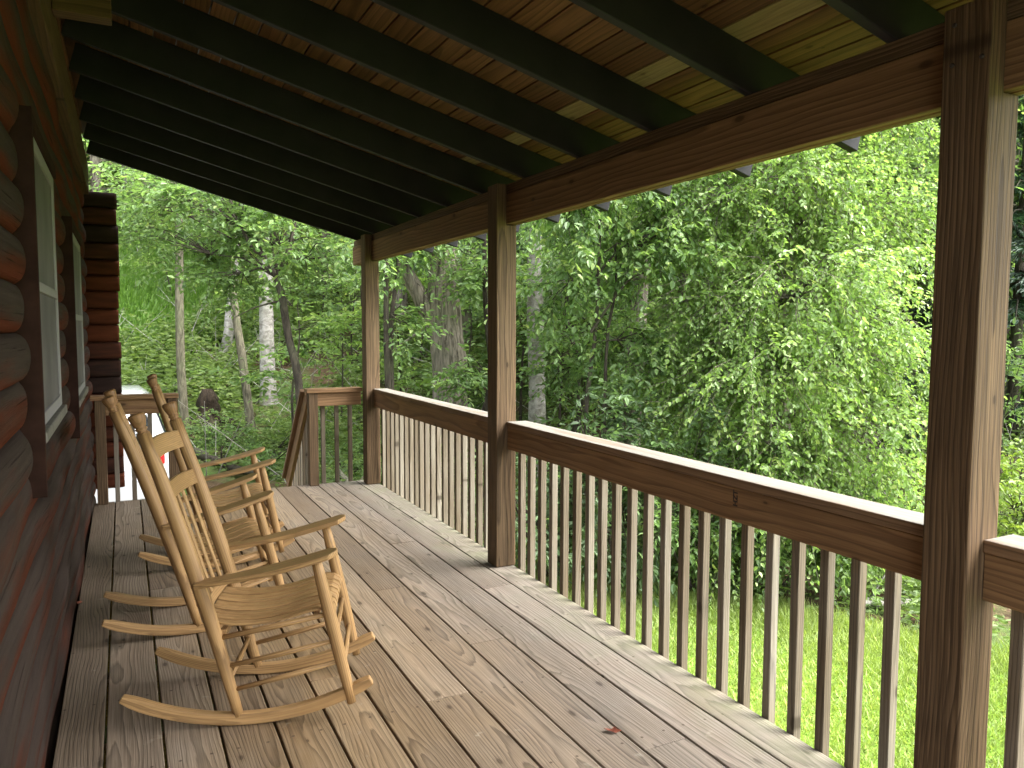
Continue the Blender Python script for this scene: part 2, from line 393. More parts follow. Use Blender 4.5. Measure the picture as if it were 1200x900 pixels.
ground = np_mesh('ground', np.stack([X, Y, Z], -1).reshape(-1, 3), q, ground_mat(), rnd=lawnmask.ravel(), smooth=True)
tag(ground, kind='structure')

# ------------------------------------------------------------------ log cabin
WX = -.302                    # plane of the seams between the logs
cabin = thing('log_cabin', 'dark stained log cabin wall along the left of the porch, with two windows', 'cabin', (WX, 2.7, 0))
WINS = [(2.97, 4.05, 1.16, 2.20), (5.12, 6.40, 1.08, 2.12)]
LX = WX - .020; wl = MB(); pitch = .155
prng = np.random.default_rng(5)
for i in range(-8, 21):
    z0 = -.03 + i * pitch
    spans = [(-.75, 8.15)]
    for (a, b, zl, zh) in WINS:
        if z0 + pitch > zl + .03 and z0 < zh - .03:
            new = []
            for (s0, s1) in spans:
                if s0 < a and s1 > b: new += [(s0, a - .004), (b + .004, s1)]
                else: new.append((s0, s1))
            spans = new
    ph = prng.uniform(0, 6, 4); rn = prng.random()
    offy = prng.uniform(0, 40)
    for (s0, s1) in spans:
        n = max(4, int((s1 - s0) / .11)); rings, wcs = [], []
        for k in range(n + 1):
            y = s0 + (s1 - s0) * k / n
            e = min(1, (y - s0) / .12 + .15, (s1 - y) / .12 + .15) if len(spans) > 1 else 1
            dep = (.047 + .008 * math.sin(1.9 * y + ph[0]) + .006 * math.sin(4.3 * y + ph[1]) + prng.uniform(-.0015, .0015)) * (e ** .5)
            wob = .007 * math.sin(1.3 * y + ph[2]) + .004 * math.sin(3.7 * y + ph[3])
            ring = []
            for j in range(13):
                a = math.pi * j / 12 - math.pi / 2
                ring.append((LX + dep * max(0, math.cos(a)) ** .7, y, z0 + pitch / 2 + wob * math.cos(a) + (pitch / 2 + .001) * math.sin(a)))
            ring.append((WX - .06, y, z0 + pitch)); ring.append((WX - .06, y, z0))
            rings.append(ring)
        wl.loft(rings, closed=True, caps=True, smooth=True, rnd=rn, along=lambda p, off, z0=z0: (p[1] + offy, p[0] * 1.0 + offy, (p[2] - z0 - pitch / 2) / (pitch / 2)))
wl.build('log_wall', M['log'], cabin)
b = MB(); b.box(WX - .30, WX - .07, -.75, 1.0, -1.3, 3.12); b.box(WX - .30, WX - .07, 1.0, 8.15, -1.3, 1.05); b.box(WX - .30, WX - .07, 1.0, 8.15, 2.22, 3.12)
b.box(WX - .30, WX - .07, 1.0, 2.95, 1.05, 2.22); b.box(WX - .30, WX - .07, 4.07, 5.10, 1.05, 2.22); b.box(WX - .30, WX - .07, 6.42, 8.15, 1.05, 2.22)
b.box(WX - 5, WX - .3, -.75, -.55, -1.3, 3.12, ax=0); b.box(WX - 5, WX - .3, 7.95, 8.15, -1.3, 3.12, ax=0); b.box(WX - 5.2, WX - 5, -.75, 8.15, -1.3, 3.12)
b.build('inner_wall', M['casing'], cabin)
b = MB(); b.box(WX - 5.4, WX - .02, -.95, 8.3, 3.24, 3.36, ax=1); b.build('roof', M['metal'], cabin)
# ledger board under the porch rafters
b = MB(); b.box(WX + .002, WX + .068, -.7, 7.95, 2.72, 2.98); b.build('ledger', M['ledger'], cabin, .003)
for (a, bb, zl, zh) in WINS:
    w = thing('window', None, None, (0, 0, 0)); w.parent = cabin; w.location = (0, 0, 0)
    cs = MB(); cs.box(WX - .05, WX + .060, a, a + .022, zl - .19, zh + .05); cs.box(WX - .05, WX + .032, bb - .03, bb, zl, zh)
    cs.box(WX - .05, WX + .055, a + .022, bb, zh - .002, zh + .05, ax=1)
    cs.build('casing', M['casing'], w, .002)
    fr = MB(); x1 = WX + .046; x0 = WX - .02
    fr.box(x0, x1, a + .024, a + .07, zl + .03, zh - .004); fr.box(x0, x1, bb - .075, bb - .032, zl + .03, zh - .004)
    fr.box(x0, x1, a + .07, bb - .075, zl + .03, zl + .075, ax=1); fr.box(x0, x1, a + .07, bb - .075, zh - .05, zh - .004, ax=1)
    mid = (zl + zh) / 2; fr.box(x0, x1 + .002, a + .07, bb - .075, mid - .018, mid + .018, ax=1)
    fr.build('frame', M['vinyl'], w, .002)
    pn = MB(); pn.box(x0, x1 - .008, a + .07, bb - .075, zl + .075, mid - .018, ax=1); pn.box(x0, x1 - .008, a + .07, bb - .075, mid + .018, zh - .05, ax=1)
    pn.build('pane', M['screen'], w)
    sl = MB(); sl.box(WX - .04, WX + .064, a + .024, bb - .01, zl - .012, zl + .027, ax=1); sl.build('sill', M['sill'], w, .004)
# corner stack: butts of the cross-wall logs at the far end of the wall
st = MB(); z = .03; prng = np.random.default_rng(3)
while z < 2.66:
    hgt = prng.uniform(.135, .165); x1 = -.022 + prng.uniform(-.012, .014); w = .11
    rings = []
    for xx in (-.62, -.2, x1 - .02, x1):
        k = .93 if xx == x1 else 1.0; ring = []
        for j in range(20):
            an = 2 * math.pi * j / 20; cs_, sn_ = math.cos(an), math.sin(an)
            ring.append((xx, 8.12 + k * w * math.copysign(abs(cs_) ** .38, cs_), z + hgt / 2 + k * hgt / 2 * math.copysign(abs(sn_) ** .5, sn_)))
        rings.append(ring)
    st.loft(rings, smooth=True, rnd=prng.random()); z += hgt
st.build('log_ends', M['butt'], cabin)
b = MB(); b.box(WX - .30, WX - .07, -.75, 8.1, -2.2, -1.3); b.build('foundation', M['concrete'], cabin)

# ------------------------------------------------------------------ porch deck
DX0, DX1, DY0, DY1 = -.268, 2.2254, -.62, 7.56  # unseen near end of deck, roof and wall cut short to admit light
deck = thing('porch_deck', 'weathered grey brown plank deck of the covered porch', 'deck', (1, 2.6, 0))
dk = MB(); k = 0; edges = [DX0] + [x for x in np.arange(-.106, 2.2, .196)] + [DX1]
joint = {1: [1.2], 2: [4.9], 3: [2.6, 5.9], 4: [0.4], 5: [3.3], 6: [5.1, 2.05], 7: [2.9], 8: [4.3], 9: [3.35], 10: [2.2, 5.2], 11: [4.05], 12: [3.1], 0: [2.45]}
for i in range(len(edges) - 1):
    x0, x1 = edges[i] + .0045, edges[i + 1] - .0045
    if i == 0: x0 = edges[0]
    if i == len(edges) - 2: x1 = edges[-1]
    ys = [DY0] + sorted(joint.get(i, [3.0])) + [DY1 + random.uniform(-.004, .004)]
    for y0, y1 in zip(ys[:-1], ys[1:]):
        dk.box(x0, x1, y0 + .0008, y1 - .0008, -.04, random.uniform(-.0015, .0012), ax=1)
dk.build('deck_boards', M['deck'], deck, .004, 2)
fr = MB(); fr.box(2.17, 2.21, DY0, DY1 - .05, -.28, -.045); fr.box(-.2, 2.168, DY1 - .09, DY1 - .05, -.28, -.045); fr.box(-.26, -.22, DY0, DY1 - .1, -.28, -.045)
for y in np.arange(DY0 + .2, DY1 - .2, .6): fr.box(-.218, 2.168, y, y + .04, -.24, -.045)
fr.build('deck_frame', M['rail'], deck)
for y in (-.5, 1.38, 4.44, 7.36):
    s = MB(); g = gz(2.1, y) - .3; s.box(2.02, 2.16, y, y + .14, g, -.285); s.build('support_post', M['post'], deck)

# ------------------------------------------------------------------ posts, beam
PX, PW = 2.0975, .138; PY = [1.3157, 4.3717, 7.3035, -.60]
plabels = ['nearest thick square porch post, its foot out of view, closest to the camera',
           'middle square porch post standing between the two long railing sections',
           'far corner porch post where the long railing meets the short end railing',
           'square porch post behind the camera at the near end of the beam']
for y, lb in zip(PY, plabels):
    p = MB(); prof = [(PX, .0008), (PX + PW, .0008), (PX + PW, 2.186), (2.1665, 2.186), (2.1665, 2.435), (PX, 2.435)]
    p.loft([[(a, y + e, c) for a, c in prof] for e in (0, PW)], along=lambda q, off, y=y: (q[2] + off[0], q[0] - PX - .07 + off[1], q[1] - y + off[2] + .02))
    o = p.build('porch_post', M['post'], None, .006, 2, (PX + PW / 2, y + PW / 2, 0)); tag(o, lb, 'post', 'square posts holding up the porch roof')
    if y == PY[0]:
        for px, py in ((1119, 30), (1151, 66), (1116, 77)):
            d_ = CF + CR * (px - 600) / FOC - CU * (py - 450) / FOC; q_ = CO + d_ * ((PX - .0005) / d_[0])
            MB().tube([(PX + .004, q_[1], q_[2]), (PX - .0035, q_[1], q_[2]), (PX - .005, q_[1], q_[2])], [.0065, .0065, .004], 12).build('bolt_head', M['bolt'], o)
beam = thing('porch_beam', 'long brown roof beam of stacked planks resting on the porch posts', 'beam', (2.2, 3, 2.19))
b = MB(); b.box(2.168, 2.206, -.75, 8.0, 2.190, 2.374); b.box(2.209, 2.247, -.75, 8.0, 2.188, 2.374); b.build('lower_plank', M['beam'], beam, .003)
b = MB(); b.box(2.176, 2.240, -.73, 7.98, 2.376, 2.437); b.build('upper_plank', M['post'], beam, .003)

# ------------------------------------------------------------------ porch roof
roof = thing('porch_roof', 'sloping porch roof with dark green rafters under brown boards', 'roof', (1, 3, 2.44))
sl = .262; ang = math.atan(sl)
def zb(x): return 2.4385 - sl * (x - 2.167)
ca, sa = math.cos(ang), math.sin(ang)
def slope_mat(y=0):
    return Matrix.Translation((2.167, y, 2.4385)) @ Matrix.Rotation(ang, 4, 'Y')
RD = .166
u0, u1 = (-.262 - 2.167) / ca, (2.77 - 2.167) / ca
for k in range(-3, 11):
    y = 1.68 + .62 * k - .02
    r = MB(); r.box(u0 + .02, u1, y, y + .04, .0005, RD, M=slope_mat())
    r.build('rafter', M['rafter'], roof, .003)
cb = MB(); pb = MB(); u = u1 + .01; bi = 0; W = .118
while u > u0 - .1:
    ys = [-.75] + sorted(random.sample([.44, 1.68, 2.92, 4.16, 5.4], 1)) + [7.95]
    for y0, y1 in zip(ys[:-1], ys[1:]):
        pale = (u < .0 and u > -.117) or u > .5  # board beside the beam carries the painted yard light
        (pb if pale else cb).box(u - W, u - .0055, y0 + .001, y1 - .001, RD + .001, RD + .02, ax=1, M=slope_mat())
    u -= W; bi += 1
cb.build('ceiling_boards', M['ceiling'], roof, .003); pb.build('eave_boards', M['yard_lit_board'], roof, .003)
b = MB(); b.box(u0 - .15, u1 + .04, -.80, 8.0, RD + .022, RD + .05, ax=1, M=slope_mat()); b.build('roofing', M['metal'], roof)
# short wood block at the top of the wall
o = MB().box(WX + .07, -.003, 3.95, 4.05, 2.905, 3.0, ax=0).build('wood_block', M['ledger'], None, .004, 1, (-.1, 4.0, 2.905))
tag(o, 'short brown wooden block under the rafters at the top of the log wall', 'block')

# ------------------------------------------------------------------ railings
def railing(label, y0, y1):
    g = thing('porch_railing', label, 'railing', (2.2, (y0 + y1) / 2, 0), 'wooden railing sections around the porch')
    MB().box(2.167, 2.307, y0, y1, .905, .943, ax=1).build('cap_rail', M['cap'], g, .004, 2)
    rr = MB().box(2.174, 2.212, y0, y1, .765, .9035, ax=1).build('rim_board', M['rail'], g, .003)
    n = int(round((y1 - y0) / .1345)); sp = (y1 - y0) / n
    for i in range(n):
        yc = y0 + sp * (i + .5) + random.uniform(-.004, .004); tx = random.uniform(-.002, .002)
        MB().box(2.229 + tx, 2.267 + tx, yc - .019, yc + .019, -.17, .86, ax=2).build('baluster', M['baluster'], g, .0025)
    return g, rr
railing('wooden railing section between the far corner post and the middle post', PY[1] + PW, PY[2])
g, rim = railing('longest looking wooden railing section between middle post and nearest post, with grade stamp', PY[0] + PW, PY[1])
tc = bpy.data.curves.new('grade_stamp', 'FONT'); tc.body = 'HZT'; tc.size = .033; tc.align_x = 'CENTER'; tc.align_y = 'CENTER'; tc.extrude = .0003; tc.offset = .0014
to = bpy.data.objects.new('grade_stamp', tc); C.objects.link(to); to.parent = rim
tc.materials.append(M['ink'])
ps = CO + (lambda d: d * (2.1735 / d[0]))(CF + CR * (862 - 600) / FOC - CU * (584 - 450) / FOC)
to.location = Vector(ps) - g.location - Vector((.0004, 0, 0))
to.rotation_euler = Matrix(((0, 0, -1), (0, -1, 0), (-1, 0, 0))).to_euler()
# text x-axis runs down the board, letter tops point towards the near post
to.rotation_euler = Matrix(((0, 0, -1), (0, -1, 0), (-1, 0, 0))).transposed().to_euler()
_m = Matrix(((0, 0, -1), (0, 1, 0), (1, 0, 0)))   # columns: text-right = up, text-up = +Y, normal = -X
_m = Matrix(((0, 0, -1), (0, 1, 0), (1, 0, 0)))
to.rotation_euler = _m.to_euler()
bpy.context.view_layer.update()
_me = bpy.data.meshes.new_from_object(to.evaluated_get(bpy.context.evaluated_depsgraph_get()))
_t2 = bpy.data.objects.new('stamp_marks', _me); C.objects.link(_t2); _t2.parent = rim; _t2.location = to.location; _t2.rotation_euler = to.rotation_euler
bpy.data.objects.remove(to); _t2.name = 'grade_stamp'
railing('wooden railing section running out of view past the nearest post', PY[3] + PW, PY[0])

def end_rail(label, x0, x1, posts, bal):
    yc = 7.505
    g = thing('porch_railing', label, 'railing', ((x0 + x1) / 2, yc, 0), 'wooden railing sections around the porch')
    MB().box(x0 - .02, x1, 7.435, 7.575, .910, .948, ax=0).build('cap_rail', M['rail'], g, .004, 2)
    for i, (a, b) in enumerate(posts): MB().box(a, b, 7.462, 7.55, .001, .909, ax=2).build('newel_post', M['post'], g, .004)
    xs = sorted([x0] + [v for p in posts for v in p] + [x1])
    MB().box(max(x0, posts[0][1] if posts[0][0] <= x0 + .03 else x0), (posts[-1][0] if len(posts) > 1 else x1), 7.49, 7.528, .775, .909, ax=0).build('rim_board', M['rail'], g, .003)
    for x in bal: MB().box(x - .019, x + .019, 7.565, 7.603, -.15, .86, ax=2).build('baluster', M['baluster'], g, .0025)
    return g
end_rail('short end railing with three balusters between stair opening and far corner post', 1.572, PX - .002, [(1.575, 1.663)], [1.735, 1.87, 2.005])
end_rail('short end railing against the log wall at the far left end', -.25, .425, [(-.24, -.158), (.333, .42)], [-.085, .05, .19])

# stairs down from the far end
g = thing('porch_stairs', 'wooden steps with a sloping handrail leading down from the far end of the porch', 'stairs', (1.0, 7.6, -1.0))
zs = gz(1, 8.6); nst = 6; rise = (0 - zs) / (nst + 0.0); run = rise * 1.02
for i in range(nst - 1):
    MB().box(.45, 1.56, 7.62 + run * i, 7.62 + run * i + run * 1.08, -rise * (i + 1) - .038, -rise * (i + 1), ax=0).build('tread', M['deck'], g, .004)
for x in (.44, 1.57):
    s = MB(); L = nst * rise * 1.42
    s.box(0, L, -.02, .02, -.22, -.02, ax=0, M=Matrix.Translation((x, 7.62, -.02)) @ Matrix.Rotation(math.pi / 2, 4, 'Z') @ Matrix.Rotation(math.radians(44.5), 4, 'Y'))
    s.build('stringer', M['rail'], g)
ytop, ztop = 7.575, .86
hr = MB(); L = 1.5
Mh = Matrix.Translation((1.585, ytop, ztop)) @ Matrix.Rotation(math.pi / 2, 4, 'Z') @ Matrix.Rotation(math.radians(44.5), 4, 'Y')
hr.box(0, L, -.019, .019, -.07, .07, ax=0, M=Mh); hr.build('handrail', M['rail'], g, .003)
hc = MB(); hc.box(0, L, -.07, .055, .0715, .1095, ax=0, M=Mh); hc.build('handrail_cap', M['cap'], g, .003)
for i in range(8):
    y = 7.68 + i * .125; zt = ztop - (y - ytop) * .983
    MB().box(1.607, 1.645, y, y + .038, zt - 1.0, zt - .0, ax=2).build('baluster', M['baluster'], g, .0025)
yb = ytop + L * .70; MB().box(1.625, 1.713, yb, yb + .088, gz(1.6, yb) - .1, ztop - L * .70 + .1, ax=2).build('newel_post', M['post'], g, .004)

# ------------------------------------------------------------------ rocking chairs
def back_x(z): return -.03 - .30 * (z - .05) + (.018 * math.sin(math.pi * (z - .05) / 1.165))
def make_chair():
    t = thing('rocking_chair', '', 'rocking chair', (0, 0, 0), 'wooden rocking chairs along the log wall')
    ch = M['chair']
    R = 1.02
    for s in (-1, 1):
        rings = []
        N = 26
        for i in range(N + 1):
            x = -.462 + (.955) * i / N; a = math.asin(x / R); zl = R - R * math.cos(a)
            e = min(1, i / 3 + .55, (N - i) / 2 + .75); hh = .050 * e; th = .017
            n_ = Vector((-math.sin(a), 0, math.cos(a))); p0 = Vector((x, s * .222, zl + .0005)) + n_ * (.05 - hh) * .4
            yo = Vector((0, th, 0))
            rings.append([p0 - yo, p0 + yo, p0 + yo + n_ * hh * .9, p0 - yo + n_ * hh * .9])
        MB().loft(rings).build('rocker', ch, t, .005, 2)
        zs_ = np.linspace(.035, 1.14, 15)
        rad = [.0195 + .0095 * math.sin(math.pi * min(1, (z - .03) / .75) * .62) - .004 * max(0, (z - .7) / .5) for z in zs_]
        bp = MB().tube([(back_x(z), s * (.222 - .004 * z), z) for z in zs_], rad, 14).build('back_post', ch, t)
        ax = Vector((back_x(1.15) - back_x(1.1), 0, .05)).normalized(); o = Vector((back_x(1.14), s * .2175, 1.14))
        prof = [(0, .0215), (.004, .017), (.010, .0145), (.016, .019), (.020, .019), (.024, .0155), (.030, .0185), (.048, .0235), (.066, .0265), (.074, .0255), (.078, .018)]
        MB().tube([o + ax * h_ for h_, _ in prof], [r_ * 1.16 for _, r_ in prof], 16).build('finial', M['finial'], bp)
        MB().tube([(.405 - .135 * q_, s * (.228 + .012 * q_), (.062 + .592 * q_)) for q_ in np.linspace(0, 1, 9)], [.018, .021, .0235, .025, .0255, .025, .024, .022, .018], 14).build('front_post', ch, t)
        # arm board: narrow at the back, wide and rounded at the front
        rings = []
        for i in range(19):
            q_ = i / 18; x = -.175 + .53 * q_; z = .555 + .118 * q_ + .012 * math.sin(math.pi * q_) * -1
            wi = (.028 + .026 * min(1, q_ * 1.6)) * (1 if q_ < .93 else math.sqrt(max(.04, 1 - ((q_ - .93) / .075) ** 2)))
            yc = s * (.247 + .022 * q_)
            rings.append([(x, yc - wi, z), (x, yc + wi, z), (x, yc + wi, z + .021), (x, yc - wi, z + .021)])
        MB().loft(rings).build('arm', ch, t, .005, 2)
        for (xa, za), (xb, zb_), r_ in (((-.105, .343), (.318, .425), .0125), ((-.066, .232), (.345, .318), .0115), ((-.038, .138), (.372, .236), .0115)):
            MB().tube([(xa, s * .221, za), ((xa + xb) / 2, s * .225, (za + zb_) / 2 - .002), (xb, s * .231, zb_)], [r_ * .8, r_, r_ * .8], 8).build('side_stretcher', ch, t)
    for z in (.20, .325):
        x = .405 - .135 * (z - .062) / .565; MB().tube([(x, -.23, z), (x, 0, z), (x, .23, z)], [.009, .012, .009], 8).build('front_stretcher', ch, t)
    for z in (.17, .315):
        x = back_x(z); MB().tube([(x, -.22, z), (x, 0, z), (x, .22, z)], [.009, .012, .009], 8).build('rear_stretcher', ch, t)
    # slatted seat: slats run front to back in a scooped curve that rolls over the front edge
    pr = [(-.150, .402), (-.11, .392), (-.05, .384), (.02, .383), (.09, .390), (.16, .405), (.225, .425), (.275, .437), (.312, .436), (.335, .422), (.343, .398)]
    pr = [(p[0], p[1] + .012) for p in pr]
    st_ = MB(); n = 9
    for i in range(n):
        rings = []
        for j, (x, z) in enumerate(pr):
            z += .0022 * (i % 2)
            hw = .198 + .042 * (j / (len(pr) - 1)) ** .6
            ya, yb_ = -hw + 2 * hw * i / n + .0062, -hw + 2 * hw * (i + 1) / n - .0062
            a, b_ = pr[max(0, j - 1)], pr[min(len(pr) - 1, j + 1)]; tx, tz = b_[0] - a[0], b_[1] - a[1]; l = math.hypot(tx, tz); nx, nz = -tz / l, tx / l
            rings.append([(x, ya, z), (x, yb_, z), (x - nx * .011, yb_, z - nz * .011), (x - nx * .011, ya, z - nz * .011)])
        st_.loft(rings)
    st_.build('seat', ch, t, .003, 2)
    for x, z in ((-.08, .375), (.27, .425)):
        MB().box(x - .012, x + .012, -.215, .215, z - .022, z - .002 + .0, ax=1).build('seat_bar', ch, t, .003)
    def slat(z, hgt, arch, bow, name):
        rings = []
        for i in range(17):
            q_ = -1 + 2 * i / 16; y = q_ * .212; d = bow * (1 - q_ * q_)
            zt = z + hgt / 2 + arch * (1 - q_ * q_); zl = z - hgt / 2 + arch * .35 * (1 - q_ * q_)
            rings.append([(back_x(zl) - d - .006, y, zl), (back_x(zl) - d + .006, y, zl), (back_x(zt) - d + .006, y, zt), (back_x(zt) - d - .006, y, zt)])
        return MB().loft(rings, along=lambda p, off: (p[1] + off[0], p[2] + off[1], p[0] + off[2])).build(name, ch, t, .003, 2)
    slat(1.062, .07, .008, .022, 'crest_slat'); slat(.90, .06, .004, .022, 'crest_slat'); slat(.452, .04, 0, .02, 'back_rail')
    for i in range(4):
        y = -.115 + .0767 * i; d = .022 * (1 - (y / .212) ** 2)
        rings = []
        for q_ in np.linspace(0, 1, 9):
            z = .455 + q_ * .44; dd = .02 * (1 - (y / .212) ** 2) * (1 - q_) + d * q_ ;  x = back_x(.455) + (back_x(.895) - back_x(.455)) * q_ - dd
            wv = .0120 + .002 * math.sin(math.pi * q_)
            rings.append([(x - .0045, y - wv, z), (x + .0045, y - wv, z), (x + .0045, y + wv, z), (x - .0045, y + wv, z)])
        MB().loft(rings).build('back_spindle', ch, t, .002)
    return t
ch0 = make_chair()
for i, (x, y, rz, ry, lb) in enumerate([(.457, 3.257, -.31, -.009, 'nearest pale wooden rocking chair, largest in view and turned slightly toward the camera'),
                                  (.306, 4.319, .001, .016, 'pale wooden rocking chair in the middle of the row, its back near the wall'),
                                  (.525, 5.41, -.031, -.026, 'farthest pale wooden rocking chair, mostly hidden behind the other two')]):
    c = ch0 if i == 0 else copy_tree(ch0)
    c['label'] = lb
    # rocking about the curve of the rockers: rotate about the centre of their arc, 1.02 m up
    c.rotation_mode = 'XYZ'; c.rotation_euler = (0, -ry, rz)
    dx = 1.02 * math.sin(ry); c.location = (x + dx * math.cos(rz), y + dx * math.sin(rz), 1.02 - 1.02 * math.cos(ry) + .001)

# ------------------------------------------------------------------ small things on the deck
def leaf_thing(name, label, x, y, size, rz, z=.0025):
    m_ = MB(); pts = [(-.5, 0), (-.25, .2), (-.1, .14), (.1, .3), (.2, .12), (.5, 0), (.2, -.14), (.1, -.28), (-.1, -.15), (-.25, -.22)]
    top = [(px * size, py * size, .12 * size * abs(math.sin(3 * px + py * 4)) + .10 * size * abs(py)) for px, py in pts]
    R_ = Matrix.Translation((x, y, z)) @ Matrix.Rotation(rz, 4, 'Z')
    up = [R_ @ Vector(p) + Vector((0, 0, .0012)) for p in top] + [R_ @ Vector((0, 0, .0012))]; dn = [R_ @ Vector(p) for p in top] + [R_ @ Vector((0, 0, 0))]
    n = len(pts); fs = [(i, (i + 1) % n, n) for i in range(n)] + [(n + 1 + (i + 1) % n, n + 1 + i, n + 1 + n) for i in range(n)] + [(i, n + 1 + i, n + 1 + (i + 1) % n, (i + 1) % n) for i in range(n)]
    m_.add(up + dn, fs, [(0, 0, 0)] * (2 * n + 2)); o = m_.build(name, M['deadleaf'], None, 0, 1, (x, y, z)); tag(o, label, 'leaf')
def ondeck(px, py): 
    d = CF + CR * (px - 600) / FOC - CU * (py - 450) / FOC; return CO + d * (-H / d[2])
a = ondeck(718, 858); leaf_thing('dead_leaf', 'reddish brown dead leaf lying on the open deck boards near the railing', a[0], a[1], .068, -.7)
a = ondeck(91, 708); leaf_thing('dead_leaf', 'small brown dead leaf on the deck at the foot of the log wall', a[0] + .01, a[1], .06, 1.4)

# ------------------------------------------------------------------ parked car (white, seen from behind)
def car():
    gx_, gy_ = -.36, 11.6; g0 = gz(-.3, 13) + .02
    t = thing('parked_car', 'white car parked beyond the far end of the porch, red tail light showing', 'car', (gx_, gy_, g0))
    Wd = .90
    def ring(y, zlo, zhi, hw, top_hw, shoulder):
        pts = [(-hw * .93, zlo), (-hw, zlo + .12), (-hw, shoulder), (-hw * .96, shoulder + .06), (-top_hw, zhi - .10), (-top_hw * .82, zhi), (0, zhi + .02), (top_hw * .82, zhi), (top_hw, zhi - .10), (hw * .96, shoulder + .06), (hw, shoulder), (hw, zlo + .12), (hw * .93, zlo)]
        return [(gx_ + p[0], gy_ + y, g0 + p[1]) for p in pts]
    secs = [(0.02, .34, 1.02, .80, .70, .80), (.06, .28, 1.10, .88, .76, .86), (.25, .25, 1.50, .90, .70, .98), (.45, .24, 1.66, .91, .70, 1.0), (.8, .22, 1.72, .92, .70, 1.0), (1.6, .22, 1.74, .92, .70, 1.0), (2.5, .22, 1.70, .92, .69, .98), (2.95, .22, 1.55, .92, .68, .97), (3.35, .22, 1.14, .92, .76, .95), (4.2, .24, 1.02, .90, .76, .86), (4.5, .30, .88, .82, .7, .74)]
    MB().loft([ring(*s_) for s_ in secs], smooth=True).build('body', M['carpaint'], t)
    gl = MB(); gl.loft([[(gx_ + sx * hw, gy_ + y, g0 + z) for sx in (-1, -.5, 0, .5, 1)] for y, z, hw in ((.03, 1.05, .66), (.12, 1.22, .66), (.235, 1.42, .62), (.40, 1.59, .60))], closed=False, smooth=True)
    o = gl.build('rear_window', M['glass'], t); sd = o.modifiers.new('thick', 'SOLIDIFY'); sd.thickness = .03; sd.offset = 0
    for s in (-1, 1):
        MB().loft([[(gx_ + s * .875, gy_ + y, g0 + 1.06), (gx_ + s * .90, gy_ + y, g0 + 1.06), (gx_ + s * .745, gy_ + y, g0 + 1.54), (gx_ + s * .70, gy_ + y, g0 + 1.54)] for y in (.6, 1.5)]).build('side_window', M['glass'], t)
        MB().loft([[(gx_ + s * .875, gy_ + y, g0 + 1.06), (gx_ + s * .90, gy_ + y, g0 + 1.06), (gx_ + s * .745, gy_ + y, g0 + 1.54), (gx_ + s * .70, gy_ + y, g0 + 1.54)] for y in (1.6, 2.6)]).build('side_window', M['glass'], t)
        lamp = MB().box(gx_ + s * .77 - .055, gx_ + s * .77 + .055, gy_ - .03, gy_ + .25, g0 + .76, g0 + .99).build('tail_light', M['red'], t, .03, 3)
        MB().box(gx_ + s * .77 - .05, gx_ + s * .77 + .05, gy_ - .032, gy_ + .2, g0 + .66, g0 + .755).build('reversing_lens', M['clear'], lamp, .02, 2)
        for y in (.85, 3.6):
            wpts = [(gx_ + s * x_, gy_ + y, g0 + .33) for x_ in (.70, .72, .90, .925)]
            wh = MB().tube(wpts, [.30, .335, .335, .29], 28).build('wheel', M['rubber'], t)
            MB().tube([(gx_ + s * .926, gy_ + y, g0 + .33), (gx_ + s * .94, gy_ + y, g0 + .33)], [.21, .18], 20).build('rim', M['alloy'], wh)
    bm = MB(); bm.loft([[(gx_ + x_, gy_ + yo - .10 + .10 * abs(x_ / .9) ** 3, g0 + z_) for yo, z_ in ((0, .30), (0, .60), (.14, .62), (.14, .28))] for x_ in np.linspace(-.9, .9, 13)], smooth=False)
    bm.build('bumper', M['carpaint'], t, .02, 2)
    MB().box(gx_ - .26, gx_ + .26, gy_ - .035, gy_ + .1, g0 + .76, g0 + .92).build('plate_recess', M['blackplastic'], t, .01)
car()

# ------------------------------------------------------------------ trees and plants
def unit(a): return a / np.maximum(np.linalg.norm(a, axis=-1, keepdims=True), 1e-9)
class Leaves:
    def __init__(s): s.v = []; s.r = []
    def add(s, P, D, N, L, W, rnd):
        D = unit(D); S = unit(np.cross(D, N)); N = np.cross(S, D)
        L = L[:, None]; W = W[:, None]
        b = P; l1 = P + D * .28 * L + S * .46 * W + N * .10 * W; l2 = P + D * .66 * L + S * .40 * W + N * .02 * L
        tp = P + D * L - N * .14 * L; r1 = P + D * .28 * L - S * .46 * W + N * .10 * W; r2 = P + D * .66 * L - S * .40 * W + N * .02 * L
        s.v.append(np.stack([b, l1, l2, tp, r2, r1], 1).reshape(-1, 3)); s.r.append(np.repeat(rnd, 6))
    def build(s, name, mat, parent, org=(0, 0, 0)):
        v = np.concatenate(s.v); n = len(v) // 6; b = np.arange(n)[:, None] * 6
        q = np.concatenate([b + np.array([[0, 1, 2, 3]]), b + np.array([[0, 3, 4, 5]])], 0)
        return np_mesh(name, v, q, mat, parent, np.clip(np.concatenate(s.r), 0, 1), False, org)
